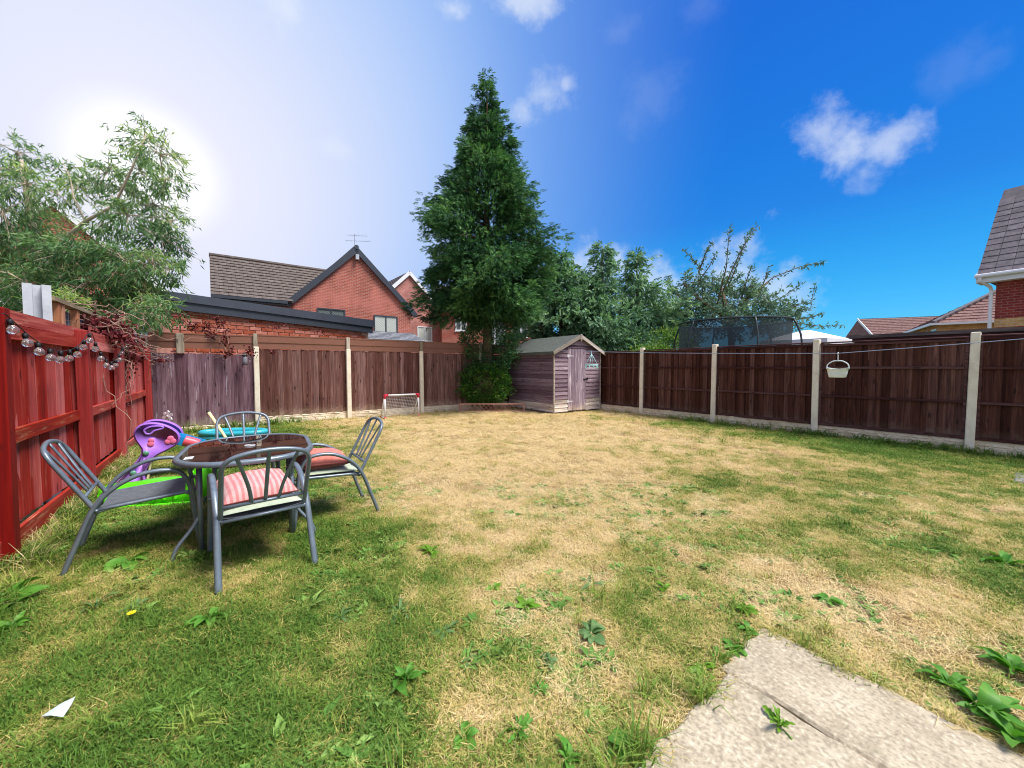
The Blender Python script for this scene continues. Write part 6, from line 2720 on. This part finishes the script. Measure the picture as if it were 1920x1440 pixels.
for w_ in (
    (1838, 1338, 'dock', .155, 17, 'largest glossy dock clump, spilling over the right edge of the concrete slab', LM_W1, .75),
    (1905, 1395, 'dock', .14, 12, 'glossy dock clump at the bottom right corner, below the largest clump', LM_W1, .7),
    (1900, 1262, 'dock', .14, 11, 'glossy dock clump at the right edge, just behind the largest clump', LM_W1, .6),
    (1780, 1290, 'dock', .13, 9, 'flatter dock clump just left of the largest clump by the slab', LM_W1, .4),
    (1462, 1368, 'tooth', .085, 9, 'small upright toothed weed growing from the joint between two slabs', LM_W3, 1.0),
    (1398, 1150, 'oval', .085, 12, 'fresh green leafy weed just behind the top corner of the paving', LM_W3, .6),
    (1402, 1188, 'oval', .075, 9, 'leafy weed touching the top corner of the paving', LM_W1, .5),
    (1552, 1132, 'oval', .095, 13, 'dark flat weed on the dry patch right of the paving corner', LM_W1, .25),
    (1345, 1235, 'tooth', .07, 9, 'dark toothed weed along the left edge of the paving', LM_W1, .4),
    (1245, 1106, 'oval', .075, 8, 'small bright weed alone in the grass left of the paving corner', LM_W3, .5),
    (985, 1140, 'dock', .105, 10, 'yellow-green dock weed in the middle of the near lawn', LM_W3, .3),
    (925, 1106, 'dock', .085, 6, 'small pale dock weed just behind the yellow-green one', LM_W3, .4),
    (808, 1038, 'dock', .12, 9, 'bright leafy weed farthest out on the dry lawn, ahead of the chairs', LM_W3, .3),
    (748, 1152, 'strap', .12, 10, 'limp narrow-leaved weed in the near lawn right of the front chair', LM_W2, .25),
    (832, 1190, 'tooth', .095, 9, 'grey-green toothed weed beside the narrow-leaved one', LM_W2, .3),
    (762, 1278, 'dock', .13, 9, 'large upright dock weed on the left of the near lawn', LM_W1, .8),
    (1108, 1192, 'oval', .10, 11, 'dull broad-leaved weed in front of the yellow-green dock', LM_W2, .3),
    (1108, 1098, 'strap', .12, 9, 'narrow-leaved weed on the dry lawn behind the dull broad-leaved one', LM_W2, .3),
    (1012, 1300, 'tooth', .06, 14, 'dense dark rosette weed in the bare patch of the near lawn', LM_W1, .3),
    (972, 1378, 'tooth', .085, 12, 'spiky toothed weed near the bottom edge, right of centre', LM_W1, .6),
    (872, 1388, 'oval', .075, 10, 'low rosette weed near the bottom edge, left of the spiky one', LM_W1, .4),
    (1066, 1432, 'dock', .085, 7, 'upright dock seedling cut by the bottom edge of the view', LM_W1, .8),
    (1165, 1408, 'oval', .07, 10, 'clovery weed against the lower left edge of the paving', LM_W1, .4),
    (393, 1165, 'oval', .12, 8, 'broad mid-green weed in the left lawn below the front chair leg', LM_W1, .4),
    (178, 1142, 'strap', .13, 7, 'pale strap-leaved weed in the left lawn below the bare chair', LM_W2, .7),
    (240, 1058, 'oval', .17, 8, 'big flat thistle-like weed under the bare patio chair', LM_W1, .2),
    (18, 1135, 'dock', .19, 9, 'large dock weed cut by the left edge below the red post', LM_W1, .6),
    (22, 1182, 'dock', .12, 8, 'smaller dock weed just in front of the one at the left edge', LM_W1, .6),
    (258, 1140, 'tooth', .10, 8, 'dull toothed weed behind the yellow dandelion', LM_W2, .3),
    (1595, 795, 'tooth', .16, 8, 'tuft of weeds at the foot of the right fence beside a concrete post', LM_W3, .6),
    (822, 770, 'oval', .20, 16, 'fresh green weed clump on the gravel board left of the trellis', LM_W3, .8),
    (1372, 1222, 'oval', .075, 13, 'dense low leafy weed hugging the left edge near the top corner of the paving', LM_W1, .35),
    (1318, 1262, 'oval', .065, 12, 'low leafy weed at the step in the left edge of the paving', LM_W3, .3),
    (640, 1160, 'strap', .10, 9, 'flat grey-green weed on the straw just right of the front chair legs', LM_W2, .2),
    (1030, 1245, 'oval', .060, 10, 'small dull weed between the dark rosette and the yellow-green dock', LM_W2, .25),
    (885, 1245, 'tooth', .070, 11, 'flat grey toothed weed right of the large upright dock', LM_W2, .2),
    (1885, 1060, 'dock', .16, 9, 'dark weed in the grass at the right edge below the stepping slab', LM_W1, .4),
):
    weed(*w_)


def dandelion():
    p = gnd(245, 1168)
    root = thing('dandelion', 'single yellow dandelion flower in the left lawn', 'flower', (p.x, p.y, 0))
    m = MB()
    m.tube([(0, 0, 0), (.004, 0, .03), (.006, .002, .055)], .0022, 6)
    m.build('stalk', plain('flower_stalk', s(110, 140, 60)), root, True)
    m = MB()
    for ring, r, z in ((14, .022, .058), (10, .014, .062)):
        for k in range(ring):
            a = 2 * PI * k / ring + ring
            d, e = Vector((math.cos(a), math.sin(a), 0)), Vector((-math.sin(a), math.cos(a), 0))
            c = Vector((.006, .002, z - .004))
            m.add([c, c + d * r * .6 + e * .003, c + d * r + Vector((0, 0, .003)), c + d * r * .6 - e * .003], [(0, 1, 2, 3)])
    m.build('petals', plain('dandelion_yellow', s(248, 224, 20), .6, .05), root)


dandelion()


def litter():
    rng = np.random.default_rng(17)
    p = gnd(112, 1352)
    m = MB()
    pts = [(-.050, -.016), (-.018, .018), (.022, .036), (.036, .012), (.038, -.020), (.0, -.026)]
    n = len(pts)
    zz = [.034, .052, .066, .060, .036, .048]
    m.add([(x, y, z) for (x, y), z in zip(pts, zz)] + [(x, y, z - .002) for (x, y), z in zip(pts, zz)],
          [(0, 1, 5), (1, 2, 5), (2, 3, 5), (3, 4, 5), (6, 11, 7), (7, 11, 8), (8, 11, 9), (9, 11, 10)] + [(i, i + n, (i + 1) % n + n, (i + 1) % n) for i in range(n)])
    o = m.build('plastic_scrap', plain('white_film', s(196, 208, 210), .45, .12, 40), None, False, (p.x, p.y, .0))
    tag(o, 'crumpled white plastic scrap lying in the left foreground grass', 'litter')


litter()
